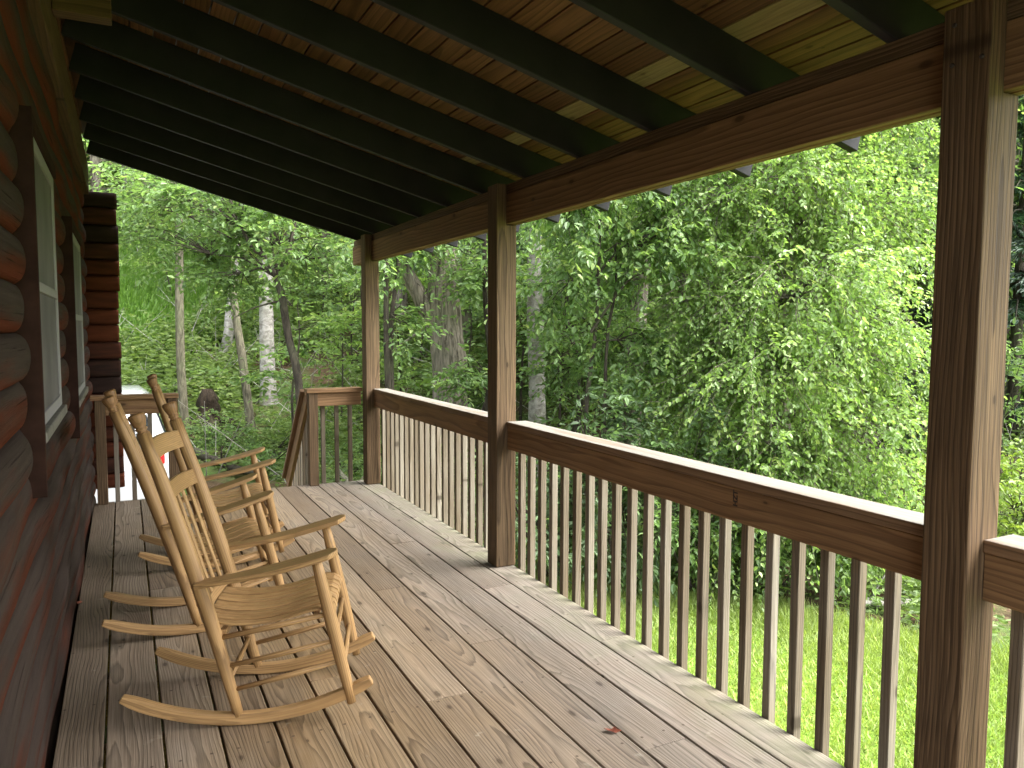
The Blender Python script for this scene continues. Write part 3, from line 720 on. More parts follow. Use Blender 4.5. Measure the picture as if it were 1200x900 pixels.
class Twigs:
    def __init__(s): s.v = []; s.f = []; s.n = 0
    def sticks(s, A, B, ra, rb):
        D = unit(B - A); U = unit(np.cross(D, np.array([.31, .22, .92]))); V = np.cross(D, U); n = len(A); rows = []
        for P, r in ((A, ra), (B, rb)):
            for k in range(3):
                a = 2 * math.pi * k / 3; rows.append(P + (U * math.cos(a) + V * math.sin(a)) * r)
        s.v.append(np.stack(rows, 1).reshape(-1, 3)); b = np.arange(n)[:, None] * 6 + s.n
        for k in range(3): s.f.append(b + np.array([[k, (k + 1) % 3, 3 + (k + 1) % 3, 3 + k]]))
        s.n += n * 6
    def tube(s, pts, rad, n=9, jit=.06):
        m_ = MB().tube(pts, rad, n, jitter=jit); v = np.array(m_.v); f = [x for x in m_.f if len(x) == 4]
        s.v.append(v); s.f.append(np.array(f) + s.n); s.n += len(v)
    def build(s, name, mat, parent, org):
        return np_mesh(name, np.concatenate(s.v), np.concatenate(s.f), mat, parent, None, True, org)

def spray(lv, tw, o, c, rad, ntw, k=9, tl=.55, ls=.085, lw=.5, droop=.35, per=9, tone=.5, tvar=.35, nb=None, rb=.012, flat=.0, shell=.25):
    """a leafy mass: boughs from o into the ellipsoid (c, rad), twigs on the boughs, leaves along the twigs"""
    o = np.asarray(o, float); c = np.asarray(c, float); rad = np.asarray(rad, float)
    nb = nb or max(5, ntw // per)
    d = unit(rng.normal(size=(nb, 3))); rr = (shell + (1 - shell) * rng.random((nb, 1))) ** .5
    E = c + d * rr * rad
    mid = o * .45 + E * .55 + np.array([0, 0, .12]) * np.linalg.norm(E - o, axis=1)[:, None] + rng.normal(size=(nb, 3)) * .06
    if tw is not None:
        tw.sticks(np.repeat(o[None], nb, 0), mid, rb * 1.3, rb * .8); tw.sticks(mid, E, rb * .8, rb * .25)
    bi = rng.integers(0, nb, ntw); t = rng.random((ntw, 1)) ** .7
    S = np.where(t < .28, o + (mid[bi] - o) * (.5 + .5 * t / .28), mid[bi] + (E[bi] - mid[bi]) * (t - .28) / .72)
    # keep twigs starting near or inside the mass
    far = (((S - c) / (rad * 1.05)) ** 2).sum(1) > 1.2
    S[far] = E[bi[far]] + rng.normal(size=(far.sum(), 3)) * rad * .12
    dirn = unit(unit(E[bi] - mid[bi]) * .7 + rng.normal(size=(ntw, 3)) * .75 + unit((S - c) / rad) * .35 + np.array([0, 0, -droop]))
    if flat: dirn[:, 2] *= (1 - flat); dirn = unit(dirn)
    tlen = tl * (.55 + .9 * rng.random((ntw, 1)))
    T = S + dirn * tlen + np.array([0, 0, -droop * .35]) * tlen
    if tw is not None: tw.sticks(S, T, rb * .3, rb * .12)
    up = np.array([0, 0, 1.])
    clump = rng.random(ntw)
    side = unit(np.cross(dirn, up + rng.normal(size=(ntw, 3)) * .25))
    for j in range(k):
        f = (j + .6) / k; sg = 1 if j % 2 else -1
        P = S + (T - S) * f + rng.normal(size=(ntw, 3)) * .012
        D = dirn * (.55 + .4 * (f > .9)) + side * sg * (.9 if f < .93 else .1) + rng.normal(size=(ntw, 3)) * .28 + np.array([0, 0, -droop * .8])
        N = up * (1 - .5 * flat) + rng.normal(size=(ntw, 3)) * (.5 - .25 * flat) + side * 0
        L = ls * (.6 + .65 * rng.random(ntw)); 
        lv.add(P, D, N, L, L * lw * (.85 + .3 * rng.random(ntw)), tone + (clump - .5) * tvar + rng.normal(size=ntw) * .14)

def tree(name, label, trunk, zones, bark, leaf, group=None, org=None, extra=(), cat='tree', n=10):
    """trunk: [(point, radius)...]; extra: further limbs as [(point, radius)...]; zones: dicts for spray()"""
    p0 = trunk[0][0]; org = tuple(p0)
    t = thing(name, label, cat, org, group)
    tw = Twigs()
    def sm(path):
        P = np.array([p for p, _ in path], float); R_ = [r for _, r in path]; out, ro = [], []
        for i in range(len(P) - 1):
            for q_ in np.linspace(0, 1, 5)[:-1]:
                a = P[max(i - 1, 0)]; b_ = P[i]; c_ = P[i + 1]; d_ = P[min(i + 2, len(P) - 1)]
                out.append(.5 * ((2 * b_) + (c_ - a) * q_ + (2 * a - 5 * b_ + 4 * c_ - d_) * q_ ** 2 + (3 * b_ - a - 3 * c_ + d_) * q_ ** 3)); ro.append(R_[i] + (R_[i + 1] - R_[i]) * q_)
        out.append(P[-1]); ro.append(R_[-1]); return out, ro
    o, r = sm(trunk); r[0] *= 1.35; 
    if len(r) > 2: r[1] *= 1.08
    tw.tube(o, r, n)
    for e in extra:
        o2, r2 = sm(e); tw.tube(o2, r2, 7)
    lv = Leaves(); nodes = np.array(o)
    for z_ in zones:
        z_ = dict(z_)
        c = np.asarray(z_['c'], float)
        if 'o' not in z_:
            # the limb leaves the trunk somewhat below the mass it carries
            low = nodes[:, 2] <= c[2] + .2
            cand = nodes[low] if low.any() else nodes
            k_ = np.argmin(np.linalg.norm(cand - c + np.array([0, 0, -.4]), axis=1)); st_ = cand[k_]
            en = st_ + (c - st_) * .55 + np.array([0, 0, .1])
            rr = max(.012, r[0] * .22)
            if np.linalg.norm(c - st_) > .5: tw.tube([st_, st_ + (en - st_) * .5 + np.array([0, 0, .12]), en], [rr, rr * .7, rr * .45], 6)
            z_['o'] = en
        spray(lv, tw, **z_)
    tw.build('trunk', M[bark], t, org)
    if lv.v: lv.build('crown', M[leaf], t, org)
    return t
def gp(px, dep, dz=-.15):
    a = at(px, 376, dep); return np.array([a[0], a[1], gz(a[0], a[1]) + dz])
def vert(px, dep, r, top, lean=(0, 0), wig=.12):
    """a trunk from the ground up, seen at photo column px"""
    b = gp(px, dep); pts = []
    for i in range(6):
        f = i / 5; pts.append((b + np.array([lean[0] * f * top + rng.normal() * wig * (0 < i), lean[1] * f * top + rng.normal() * wig * (0 < i), f * top]), r * (1 - .55 * f)))
    return pts
def Z(px, py, dep, rx, rz, n, **kw):
    ry = kw.pop('ry', rx); return dict(c=at(px, py, dep), rad=(rx, ry, rz), ntw=n, **kw)

# --- the light green cascade of foliage filling the right of the view
kw = dict(ls=.061, lw=.68, k=17, tl=.62, droop=.55, tone=.5, tvar=.6, rb=.009)
tree('cascading_tree', 'large light green tree with drooping leafy boughs filling the right of the view', vert(905, 10.8, .17, 7.5, (.01, -.02)),
     [Z(900, 215, 9.6, 1.35, 1.0, 520, **kw), Z(1010, 260, 9.9, 1.1, 1.1, 460, **kw), Z(800, 240, 9.9, 1.0, .8, 360, **kw), Z(945, 350, 9.2, 1.35, .95, 560, **kw), Z(1040, 420, 9.6, .8, 1.0, 330, **kw),
      Z(820, 350, 9.6, .9, .7, 300, **kw), Z(890, 450, 9.1, 1.15, .85, 460, **kw), Z(1000, 520, 9.2, .85, .75, 330, **kw), Z(905, 555, 9.2, 1.0, .55, 260, **kw), Z(800, 450, 9.8, .7, .6, 160, **kw),
      Z(960, 60, 9.8, 1.6, 1.3, 420, **kw), Z(820, 110, 10.2, 1.2, 1.0, 260, **kw), Z(1080, 120, 10.2, 1.1, 1.3, 300, **kw), Z(1000, 600, 9.4, .8, .35, 150, **kw), Z(880, 620, 9.3, .9, .35, 180, **kw), Z(800, 540, 9.5, .6, .4, 120, **kw)],
     'bark_mid', 'leaf_light')
# --- darker large-leaved tree to its left, just beyond the railing
kw = dict(ls=.098, lw=.52, k=12, tl=.5, droop=.5, tone=.55, tvar=.6, rb=.009)
tree('understory_tree', 'slim dark stemmed tree with large drooping leaves right of the middle post', vert(692, 9.6, .035, 5.5, (.01, 0), .05),
     [Z(700, 235, 9.6, 1.0, .6, 170, **kw), Z(655, 340, 9.4, .45, .4, 60, **kw), Z(780, 300, 9.5, .7, .5, 110, **kw), Z(740, 205, 9.2, 1.0, .4, 120, **kw), Z(640, 250, 9.0, .5, .45, 80, **kw), Z(745, 410, 9.8, .5, .3, 60, **kw)],
     'bark_dark', 'leaf_mid', extra=[[(gp(712, 9.7), .026), (at(710, 420, 9.7), .022), (at(722, 330, 9.7), .016), (at(715, 220, 9.6), .01)], [(at(692, 390, 9.6), .02), (at(735, 330, 9.5), .014), (at(765, 318, 9.4), .007)], [(at(694, 330, 9.6), .018), (at(730, 290, 9.6), .013), (at(790, 262, 9.4), .006)]])
# --- shrubs along the foot of the woods (dark, large leaved)
kd = dict(ls=.125, lw=.4, k=8, tl=.45, droop=.45, tone=.4, tvar=.5, rb=.008)
def shrub(label, px, dep, hgt, wd, n, leaf, ls=.11, tone=.45, name='shrub', lw=.45, droop=.35, top=None):
    b = gp(px, dep, -.05); stems = []
    t = thing(name, label, 'shrub', tuple(b)); tw = Twigs(); lv = Leaves()
    for i in range(5):
        e = b + np.array([rng.normal() * wd * .4, rng.normal() * wd * .4, hgt * (.5 + .4 * rng.random())])
        tw.tube([b + rng.normal(size=3) * .04, (b + e) / 2 + rng.normal(size=3) * .06, e], [.022, .015, .008], 5)
        spray(lv, tw, e * .6 + b * .4, e - np.array([0, 0, hgt * .12]), (wd * .6, wd * .6, hgt * .42), n // 5, 8, .4, ls, lw, droop, 8, tone, .5, rb=.007)
    tw.build('stems', M['bark_dark'], t, tuple(b)); lv.build('foliage', M[leaf], t, tuple(b)); return t
shrub('dark green shrub low behind the railing, right next to the middle post', 650, 9.0, 2.2, 1.0, 340, 'leaf_dark', .10)
shrub('dense dark shrub below the drooping tree, seen through the long railing', 735, 8.9, 2.3, 1.1, 360, 'leaf_dark', .10)
shrub('mid green leafy shrub at the lawn edge under the light green cascade', 820, 9.0, 2.0, 1.1, 420, 'leaf_mid', .09)
shrub('mid green shrub at the lawn edge, seen between the balusters before the nearest post', 905, 9.3, 1.9, 1.1, 420, 'leaf_mid', .08)
shrub('leafy green shrub above the fallen log beside the nearest post', 985, 9.4, 1.8, 1.0, 380, 'leaf_light', .075)
shrub('yellow green bush low to the right of the nearest post', 1190, 11.5, 1.9, 1.3, 330, 'leaf_yellow', .10, .6)
shrub('pale green bush just left of the nearest post under the cascade edge', 1072, 10.6, 1.5, .9, 240, 'leaf_yellow', .09, .5)
shrub('fine leaved green shrub at the foot of the pale straight trunk', 300, 15.5, .9, 1.3, 260, 'leaf_mid', .09, .45)
shrub('green shrub left of the stair handrail near the rotten stump', 262, 16.0, .7, 1.0, 160, 'leaf_mid', .09, .5)
shrub('leafy green shrub seen over the short end railing', 400, 14.0, .9, 1.2, 220, 'leaf_mid', .10, .55)
shrub('green shrub behind the far railing section left of the broad trunk', 480, 13.5, .9, 1.1, 200, 'leaf_mid', .10, .5)
shrub('green shrub behind the far railing section right of the broad trunk', 562, 12.0, 1.3, .9, 200, 'leaf_mid', .11, .45)

# --- trunks one can tell apart on the slope
kf = dict(ls=.15, lw=.5, k=9, tl=.75, droop=.2, tone=.5, tvar=.55, rb=.014, flat=.35)
def forest_zones(px, dep, ys, rx, n, **o):
    k2 = dict(kf); k2.update(o); return [Z(px + rng.normal() * 25, y, dep + rng.normal() * .6, rx * (.8 + .4 * rng.random()), rx * .45, n, **k2) for y in ys]
tree('pale_trunk_tree', 'tree with a straight pale grey trunk in the middle of the slope', vert(313, 19, .19, 13, (0, 0), .03), forest_zones(320, 19, (150,), 2.6, 120), 'bark_grey', 'leaf_mid', n=14)
b = gp(356, 12.2)
kn = dict(kf); kn.update(ls=.105, k=10, tl=.6, tone=.5, rb=.010)
tree('forked_tree', 'thin dark tree with crooked stem and forked top left of the stair newel', [(b, .075), (at(350, 450, 12.2), .068), (at(338, 395, 12.2), .062), (at(331, 350, 12.1), .06), (at(324, 325, 12.1), .055)],
     [Z(250, 232, 12.3, 1.5, .45, 260, **kn), Z(330, 270, 12.2, 1.0, .4, 170, **kn), Z(385, 300, 12.0, .8, .35, 110, **kn), Z(190, 290, 13, 1.2, .4, 170, **kn), Z(150, 215, 12.6, 1.0, .5, 110, **kn), Z(255, 330, 12.4, .8, .22, 80, **kn), Z(300, 190, 12.4, 1.6, .4, 160, **kn)],
     'bark_dark', 'leaf_mid', extra=[[(at(324, 325, 12.1), .05), (at(308, 300, 12.0), .036), (at(292, 285, 12.0), .03), (at(262, 215, 12.1), .015)], [(at(325, 327, 12.1), .05), (at(338, 295, 12.1), .042), (at(345, 262, 12.1), .034), (at(352, 180, 12), .02)], [(at(331, 352, 12.1), .02), (at(300, 360, 11.9), .012), (at(275, 372, 11.8), .006)]])
tree('slender_tree', 'slender grey brown trunk rising left of the rotten stump', vert(213, 16.5, .10, 11, (.0, 0), .04), forest_zones(200, 16.5, (250, 175), 1.8, 130, tone=.45), 'bark_moss', 'leaf_mid')
tree('leaning_tree', 'leaning grey trunk just left of the straight pale trunk', [(gp(293, 17), .10), (at(284, 420, 17), .09), (at(272, 330, 17), .08), (at(268, 200, 17), .06), (at(262, 40, 17), .04)], forest_zones(265, 17, (220,), 1.7, 110), 'bark_moss', 'leaf_mid')
tree('leaning_tree', 'pale leaning trunk behind the leaning grey one', [(gp(262, 22), .17), (at(268, 390, 22), .15), (at(276, 300, 22), .13), (at(284, 180, 22), .10), (at(290, 20, 22), .06)], forest_zones(285, 22, (170,), 2.0, 100), 'bark_grey', 'leaf_mid')
for px, dep, r_, lb in ((158, 30, .22, 'pale trunk high on the slope, next to the log ends of the cabin'), (183, 33, .17, 'thin pale trunk high on the slope, second from the cabin log ends'), (224, 31, .2, 'pale trunk high on the slope above the slender grey brown trunk'), (345, 30, .25, 'pale trunk high on the slope behind the forked tree'), (268, 36, .25, 'distant pale trunk high on the slope above the leaning trunks')):
    tree('pale_trunk_tree', lb, vert(px, dep, r_, 12, (rng.normal() * .02, 0), .08), forest_zones(px, dep, (190,), 2.4, 90, ls=.22), 'bark_grey', 'leaf_mid')
b = gp(528, 14)
tree('broad_tree', 'thick furrowed trunk with a large side limb, between the far post and the middle post', [(b, .36), (at(527, 440, 14), .315), (at(522, 385, 14), .30), (at(519, 330, 14), .285), (at(520, 230, 14), .26), (at(522, 60, 14), .2)],
     forest_zones(520, 14.2, (200, 120), 1.9, 160, ls=.13) + [Z(455, 270, 13.2, 1.0, .4, 110, **kn), Z(570, 320, 13, .6, .4, 80, **kn), Z(520, 255, 12.6, 1.0, .35, 110, **kn)], 'bark_mid', 'leaf_mid', n=18,
     extra=[[(at(512, 395, 14), .17), (at(494, 352, 13.9), .15), (at(474, 315, 13.8), .13), (at(440, 240, 13.6), .10), (at(410, 120, 13.5), .06)], [(at(500, 382, 13.8), .03), (at(478, 398, 13.6), .02), (at(455, 415, 13.5), .010)]])
tree('dark_sapling', 'thin dark stem close behind the far corner post', vert(451, 11.3, .055, 7, (.0, 0), .05), [Z(470, 290, 11.2, .8, .35, 90, **kn), Z(445, 250, 11.2, .8, .4, 70, **kn), Z(462, 375, 11.3, .4, .3, 30, **kn)], 'bark_dark', 'leaf_mid',
     extra=[[(gp(462, 11.5), .045), (at(458, 400, 11.5), .04), (at(466, 320, 11.4), .03), (at(474, 240, 11.4), .02)]])
tree('grey_trunk_tree', 'light grey trunk just right of the middle post', vert(630, 14.5, .19, 10, (.0, 0), .04), [Z(640, 240, 14.0, 1.5, .6, 190, **kn), Z(660, 330, 15.2, 1.2, .6, 120, **kn)], 'bark_grey', 'leaf_mid', n=14)
tree('dark_trunk_tree', 'dark trunk half hidden in leaves behind the drooping large leaved tree', vert(742, 13, .19, 9, (.02, 0), .06), [Z(780, 250, 12.4, 1.3, .8, 190, **kn), Z(700, 280, 13.2, 1.1, .7, 120, **kn), Z(800, 400, 12.6, 1.2, .8, 190, **kn)], 'bark_mid', 'leaf_dark', n=12)
tree('understory_tree', 'dark leaved understory tree between the broad trunk and the middle post', vert(568, 12.5, .06, 6, (.0, 0), .08), [Z(575, 330, 12, .5, .4, 60, **kn), Z(560, 440, 12, .45, .4, 60, **kn), Z(590, 250, 12, .8, .5, 90, **kn)], 'bark_dark', 'leaf_mid')
tree('understory_tree', 'dark leaved understory tree behind the slim dark stemmed tree', vert(670, 12.2, .05, 6, (.0, 0), .08), [Z(675, 300, 11.8, .8, .5, 110, **kn), Z(690, 400, 11.6, .8, .5, 110, **kn), Z(665, 440, 11.6, .6, .35, 70, **kn)], 'bark_dark', 'leaf_mid')
# conifers right of the nearest post
def conifer(label, px, dep, hgt, wd):
    b = gp(px, dep); t = thing('conifer_tree', label, 'tree', tuple(b)); tw = Twigs(); lv = Leaves()
    tw.tube([b, b + np.array([0, 0, hgt * .5]), b + np.array([0, 0, hgt])], [.14, .09, .02], 8)
    for i in range(60):
        f = .08 + .9 * rng.random(); an = rng.random() * 6.28; L = wd * (1 - f) + .25
        p = b + np.array([0, 0, f * hgt]); e = p + np.array([math.cos(an) * L, math.sin(an) * L, -.25 * L])
        tw.tube([p, (p + e) / 2 + np.array([0, 0, .08]), e], [.025, .016, .006], 5)
        n = int(26 * L) + 6; tt = rng.random((n, 1)); P = p + (e - p) * tt
        d = (e - p) / np.linalg.norm(e - p); sd = np.array([-d[1], d[0], 0]); sg = np.where(rng.random((n, 1)) < .5, -1, 1)
        for j in range(4):
            D = d * .6 + sd * sg * (.8) + rng.normal(size=(n, 3)) * .2 + np.array([0, 0, -.25])
            lv.add(P + D * .10 * j, D + rng.normal(size=(n, 3)) * .25, np.tile([0, 0, 1.], (n, 1)) + rng.normal(size=(n, 3)) * .3, np.full(n, .2), np.full(n, .05), .5 + rng.normal(size=n) * .25)
    tw.build('trunk', M['bark_dark'], t, tuple(b)); lv.build('crown', M['needle'], t, tuple(b))
conifer('dark conifer behind the yellow green bush right of the nearest post', 1192, 16, 9, 2.6)
conifer('dark conifer in the gap between the light green cascade and the nearest post', 1098, 19, 9, 2.4)
shrub('mid green leafy bush between the dark conifer and the yellow green bush', 1180, 13.5, 3.0, 1.2, 260, 'leaf_mid', .12, .5)

# --- woods up the slope: prototypes copied
protos = []
for v_ in range(3):
    hgt = (9, 11, 8)[v_]; tr = [(np.array([0, 0, -.3]), .16), (np.array([.1, .05, hgt * .35]), .13), (np.array([.05 * v_, -.1, hgt * .7]), .09), (np.array([.2, .1, hgt]), .04)]
    zs_ = [dict(c=np.array([rng.normal() * 1.3, rng.normal() * 1.3, hgt * f]), rad=(2.0, 2.0, .9), ntw=110, **{**kf, 'ls': .24, 'k': 8, 'tl': .9}) for f in (.25, .38, .5, .6, .7, .82, .95)]
    protos.append(tree('forest_tree', 'green leafy tree in the woods up the slope behind the porch', tr, zs_, ('bark_mid', 'bark_moss', 'bark_dark')[v_], ('leaf_mid', 'leaf_dark', 'leaf_light')[v_], 'trees in the woods up the slope'))
spots = [(120, 27), (175, 40), (240, 28), (300, 42), (385, 26), (420, 34), (470, 24), (545, 22), (560, 33), (620, 25), (660, 20), (700, 30), (745, 19), (800, 24), (850, 17), (860, 33), (920, 21), (970, 16), (980, 30), (1040, 20), (1080, 26), (1130, 15), (1150, 30), (1180, 22), (1230, 17), (1260, 25), (60, 34), (20, 28), (350, 50), (500, 46), (650, 45), (800, 45), (1000, 45), (1150, 45)]
for i, (px, dep) in enumerate(spots):
    o = protos[i % 3] if i < 3 else copy_tree(protos[i % 3])
    b = gp(px, dep, 0); o.location = b; o.rotation_euler.z = rng.random() * 6.28; s_ = .85 + .4 * rng.random(); o.scale = (s_, s_, s_ * (.9 + .2 * rng.random()))

# --- saplings in the understory: two prototypes copied
sap = []
for v_ in range(2):
    hgt = (3.0, 4.2)[v_]; tr = [(np.array([0, 0, -.1]), .028), (np.array([.06, -.04, hgt * .4]), .022), (np.array([-.05, .08, hgt * .75]), .015), (np.array([.05, .1, hgt]), .006)]
    zs_ = [dict(c=np.array([rng.normal() * .5, rng.normal() * .5, hgt * f]), rad=(.75, .75, .16), ntw=24, o=np.array([0, 0, hgt * f - .1]), **{**kf, 'ls': .13, 'k': 8, 'tl': .5, 'rb': .006, 'flat': .7, 'droop': .1}) for f in (.4, .55, .7, .85, 1.0)]
    sap.append(tree('sapling', 'thin sapling with flat layers of leaves on the wooded slope', tr, zs_, 'bark_dark', ('leaf_mid', 'leaf_light')[v_], 'saplings in the understory'))
sspots = [(128, 27), (205, 24), (252, 27), (336, 22), (378, 24), (398, 18), (412, 21), (436, 15), (472, 17), (490, 21), (552, 17), (575, 20), (610, 18), (655, 17), (670, 14.5), (705, 16), (725, 21), (385, 31), (290, 31), (150, 31), (345, 15.5), (440, 25)]
for i, (px, dep) in enumerate(sspots):
    o = sap[i % 2] if i < 2 else copy_tree(sap[i % 2])
    b = gp(px, dep, 0); o.location = b; s_ = .7 + .6 * rng.random(); o.scale = (s_, s_, s_); o.rotation_euler = (rng.normal() * .06, rng.normal() * .06, rng.random() * 6.28)

# --- undergrowth on the slope (nobody could count it)
lv = Leaves()
CLR = at(170, 376, 25)
def patch(n, r0, r1, b0, b1, ls, k, hmul=1.0, tone=.5, keep=None):
    r = np.sqrt(rng.random(n) * (r1 ** 2 - r0 ** 2) + r0 ** 2); bb = np.radians(rng.uniform(b0, b1, n)); x, y = r * np.sin(bb), r * np.cos(bb)
    dens = np.sin(.8 * x + 1.1) * np.cos(.6 * y) + .6 * np.sin(1.9 * x - 1.4 * y) + rng.normal(size=n) * .5
    ok = dens > -.2
    ok &= edge_line(x, y) > .3
    ok &= ~((x < .6) & (y < 17)) & ~((x < 2.4) & (y < 15) & (y > 7))
    ok &= ((x - CLR[0]) / 2.4) ** 2 + ((y - CLR[1]) / 3.4) ** 2 > 1
    x, y, dens = x[ok], y[ok], dens[ok]; m_ = len(x); z = height(x, y)
    hh = (.10 + .35 * rng.random(m_)) * hmul; tn = tone - .1 + .38 * np.tanh(dens) * rng.random(m_)
    for j in range(k):
        an = rng.random(m_) * 6.28; D = np.stack([np.cos(an), np.sin(an), -.15 + .5 * rng.random(m_)], 1)
        P = np.stack([x + rng.normal(size=m_) * .12, y + rng.normal(size=m_) * .12, z + hh * (.3 + .7 * rng.random(m_))], 1)
        L = ls * (.6 + .8 * rng.random(m_)) * (1 + .0 * x)
        lv.add(P, D, np.tile([0, 0, 1.], (m_, 1)) + rng.normal(size=(m_, 3)) * .75, L, L * (.35 + .25 * rng.random(m_)), tn + rng.normal(size=m_) * .18)
patch(11000, 12.5, 19, -4, 64, .105, 8, 1.2)
patch(21000, 19, 30, -6, 64, .145, 8, 1.8)
patch(13000, 30, 50, -8, 64, .26, 7, 2.6)
patch(5000, 8.3, 13, 20, 62, .10, 7, .9, .4)
ug = lv.build('undergrowth', M['fern'], None); tag(ug, 'green leafy undergrowth covering the wooded slope', 'undergrowth', kind='stuff')
tw = Twigs(); n = 900
r = np.sqrt(rng.random(n) * (34 ** 2 - 12.5 ** 2) + 12.5 ** 2); bb = np.radians(rng.uniform(-4, 62, n)); x, y = r * np.sin(bb), r * np.cos(bb); ok = (edge_line(x, y) > .6) & ~((x < .8) & (y < 17)); x, y = x[ok], y[ok]
A = np.stack([x, y, height(x, y) + .02], 1); D = np.stack([rng.normal(size=len(x)) * .6, rng.normal(size=len(x)) * .6, .25 + .9 * rng.random(len(x))], 1); B = A + D * (.4 + 1.3 * rng.random((len(x), 1)))
tw.sticks(A, B, .012, .004); Mm = A + (B - A) * .6; tw.sticks(Mm, Mm + unit(B - A + rng.normal(size=A.shape) * .6) * .5, .006, .003)
br = tw.build('brush', M['bark_grey'], None, (0, 0, 0)); tag(br, 'bare grey twigs and brush scattered through the undergrowth', 'brush', kind='stuff')
# bright grassy clearing high on the slope beside the cabin end
lv = Leaves(); n = 26000
a = rng.normal(size=(n, 2)); c0 = CLR; x = c0[0] + a[:, 0] * 1.2; y = c0[1] + a[:, 1] * 1.8; z = height(x, y)
an = rng.random(n) * 6.28; lv.add(np.stack([x, y, z], 1), np.stack([np.cos(an) * .5, np.sin(an) * .5, .7 + 0 * an], 1), np.stack([np.cos(an), np.sin(an), .3 + 0 * an], 1) + rng.normal(size=(n, 3)) * .4, .22 + .25 * rng.random(n), np.full(n, .045), (.4 + rng.normal(size=n) * .18))
g_ = lv.build('grass', M['meadow'], None); tag(g_, 'bright green grass in a clearing high on the slope', 'grass', kind='stuff')

# --- lawn grass beside the porch
n = 230000; x = rng.uniform(2.3, 10.5, n); y = rng.uniform(-1.5, 9.6, n)
ok = (edge_line(x, y) < .35 + .5 * rng.random(n)) & (np.hypot(x, y) > 3.2); x, y = x[ok], y[ok]; n = len(x); z = height(x, y)
hh = (.022 + .045 * rng.random(n)) * (1 + .6 * (np.sin(1.7 * x + .6 * y) * np.sin(1.3 * y - .8 * x) > .35)) * (1 + 1.2 * np.clip(1 + edge_line(x, y), 0, 1)); an = rng.random(n) * 6.28; bw = .005 + .006 * rng.random(n)
ux, uy = np.cos(an), np.sin(an); ln = rng.normal(size=(n, 2)) * .5
V = np.stack([np.stack([x - ux * bw, y - uy * bw, z], 1), np.stack([x + ux * bw, y + uy * bw, z], 1), np.stack([x + ln[:, 0] * hh, y + ln[:, 1] * hh, z + hh], 1)], 1).reshape(-1, 3)
tone = np.clip(.45 + .25 * np.sin(1.1 * x + 2 * np.sin(.7 * y)) * np.cos(.9 * y) + rng.normal(size=n) * .2, 0, 1)
g_ = np_mesh('grass', V, np.arange(3 * n).reshape(-1, 3), M['grassleaf'], None, np.repeat(tone, 3)); tag(g_, 'bright green mown lawn grass beyond the railing', 'grass', kind='stuff')

# --- stump, logs
b = gp(240, 17.2, -.1)
t = MB(); pts = []
for i in range(9):
    a = i / 8; pts.append((b[0], b[1], b[2] + a * .95))
t.tube(pts, [.50, .36, .28, .24, .23, .22, .21, .17, .10], 14, jitter=.34)
for i in range(7):
    an = i * .9 + .3; e = b + np.array([math.cos(an) * .95, math.sin(an) * .95, .0]); t.tube([b + np.array([0, 0, .4]), b * .5 + e * .5 + np.array([0, 0, .22]), e], [.12, .08, .03], 6)
o = t.build('tree_stump', M['rotten'], None, 0, 1, tuple(b)); tag(o, 'rotten brown tree stump with roots on the slope', 'stump')
def lying(name, label, A, B, r, mat, twigs=0, cat='log'):
    A = np.array(A); B = np.array(B); pts = []
    for i in range(8):
        f = i / 7; p = A + (B - A) * f; p = p + np.array([rng.normal() * .02, rng.normal() * .02, rng.normal() * .015]); pts.append(p)
    t = MB().tube(pts, [r * (1 - .4 * i / 7) for i in range(8)], 9, jitter=.08)
    for k_ in range(twigs):
        p = pts[rng.integers(1, 6)]; e = p + rng.normal(size=3) * np.array([.3, .3, .15]) + np.array([0, 0, .25]); t.tube([p, (p + e) / 2 + rng.normal(size=3) * .03, e], [r * .3, r * .2, r * .08], 5)
    o = t.build(name, M[mat], None, 0, 1, tuple(A)); tag(o, label, cat)
a = gp(1012, 8.9, .05); c_ = gp(1080, 9.1, .05); lying('fallen_log', 'pale fallen log lying at the edge of the lawn left of the nearest post', a, c_, .055, 'bark_grey', 2)
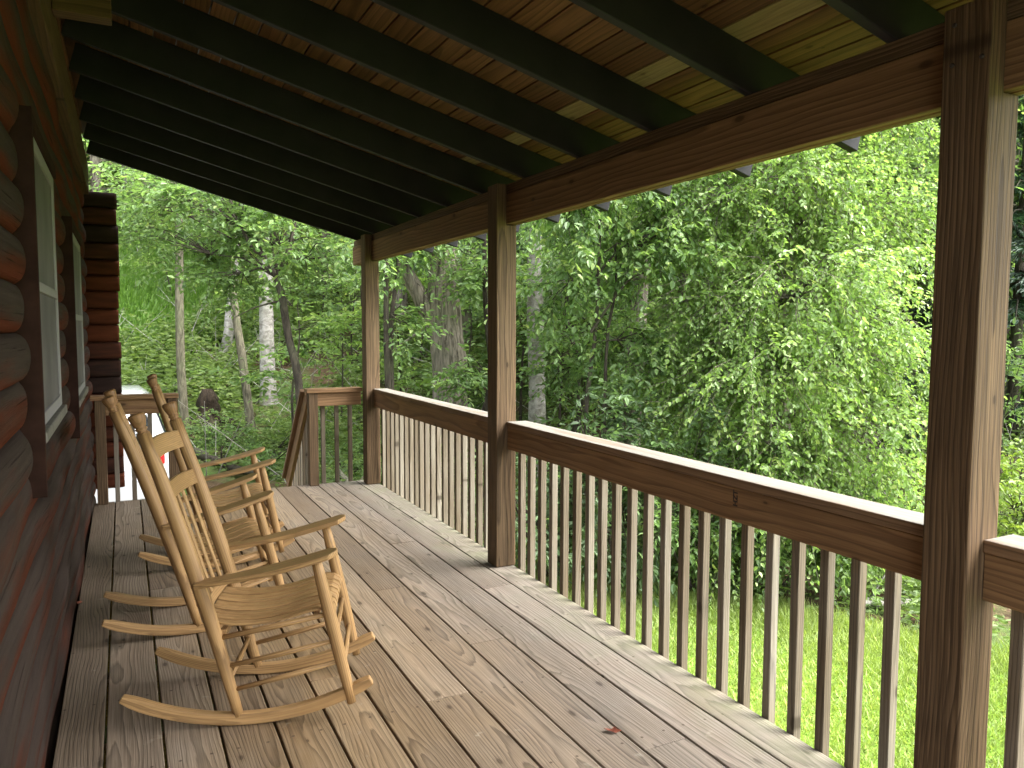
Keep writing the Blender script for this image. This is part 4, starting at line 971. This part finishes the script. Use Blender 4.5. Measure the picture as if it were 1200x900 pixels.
a = gp(222, 15.2, .10); c_ = gp(305, 13.6, .08); lying('fallen_log', 'dark fallen trunk lying on bare ground beyond the stair opening', a, c_, .10, 'bark_dark', 2)
a = gp(250, 16.4, .3); c_ = gp(228, 16.0, .1); lying('fallen_branch', 'pale bare branch leaning beside the rotten stump', a, c_, .02, 'bark_grey', 4, 'branch')
a = gp(395, 12.6, .5); c_ = gp(422, 11.6, .1); lying('fallen_log', 'brown fallen branch on the ground seen between the balusters of the short end railing', a, c_, .06, 'bark_mid', 3)

# ------------------------------------------------------------------ light
w = bpy.data.worlds.new('World'); scene.world = w; w.use_nodes = True
nt = w.node_tree; bg = nt.nodes['Background']; sky = nt.nodes.new('ShaderNodeTexSky'); sky.sky_type = 'NISHITA'; sky.sun_disc = False
EL, AZ = math.radians(56), math.radians(125)          # sun high, to the right and a little behind the camera
sky.sun_elevation = EL; sky.sun_rotation = AZ; sky.air_density = 1.0; sky.dust_density = 4.0; sky.ozone_density = 1.0
hs = nt.nodes.new('ShaderNodeHueSaturation'); hs.inputs['Saturation'].default_value = .3   # thin white cloud over the sky
nt.links.new(sky.outputs[0], hs.inputs['Color']); nt.links.new(hs.outputs[0], bg.inputs[0]); bg.inputs[1].default_value = .15
sd = bpy.data.lights.new('sun', 'SUN'); sd.energy = 1.5; sd.angle = math.radians(60); sd.color = (1, .985, .96)
so = bpy.data.objects.new('sun', sd); C.objects.link(so)
d = Vector((math.sin(AZ) * math.cos(EL), math.cos(AZ) * math.cos(EL), math.sin(EL)))
so.rotation_euler = d.to_track_quat('Z', 'Y').to_euler(); so.location = (8, -6, 14)
vs = scene.view_settings; vs.view_transform = 'Standard'; vs.look = 'None'; vs.exposure = 2.95; vs.gamma = 1; vs.use_curve_mapping = False
scene.render.engine = 'CYCLES'; cy = scene.cycles
cy.max_bounces = 7; cy.diffuse_bounces = 5; cy.glossy_bounces = 3; cy.transmission_bounces = 5; cy.transparent_max_bounces = 4
cy.use_denoising = True; cy.use_adaptive_sampling = True; cy.adaptive_threshold = .02; cy.sample_clamp_indirect = 6
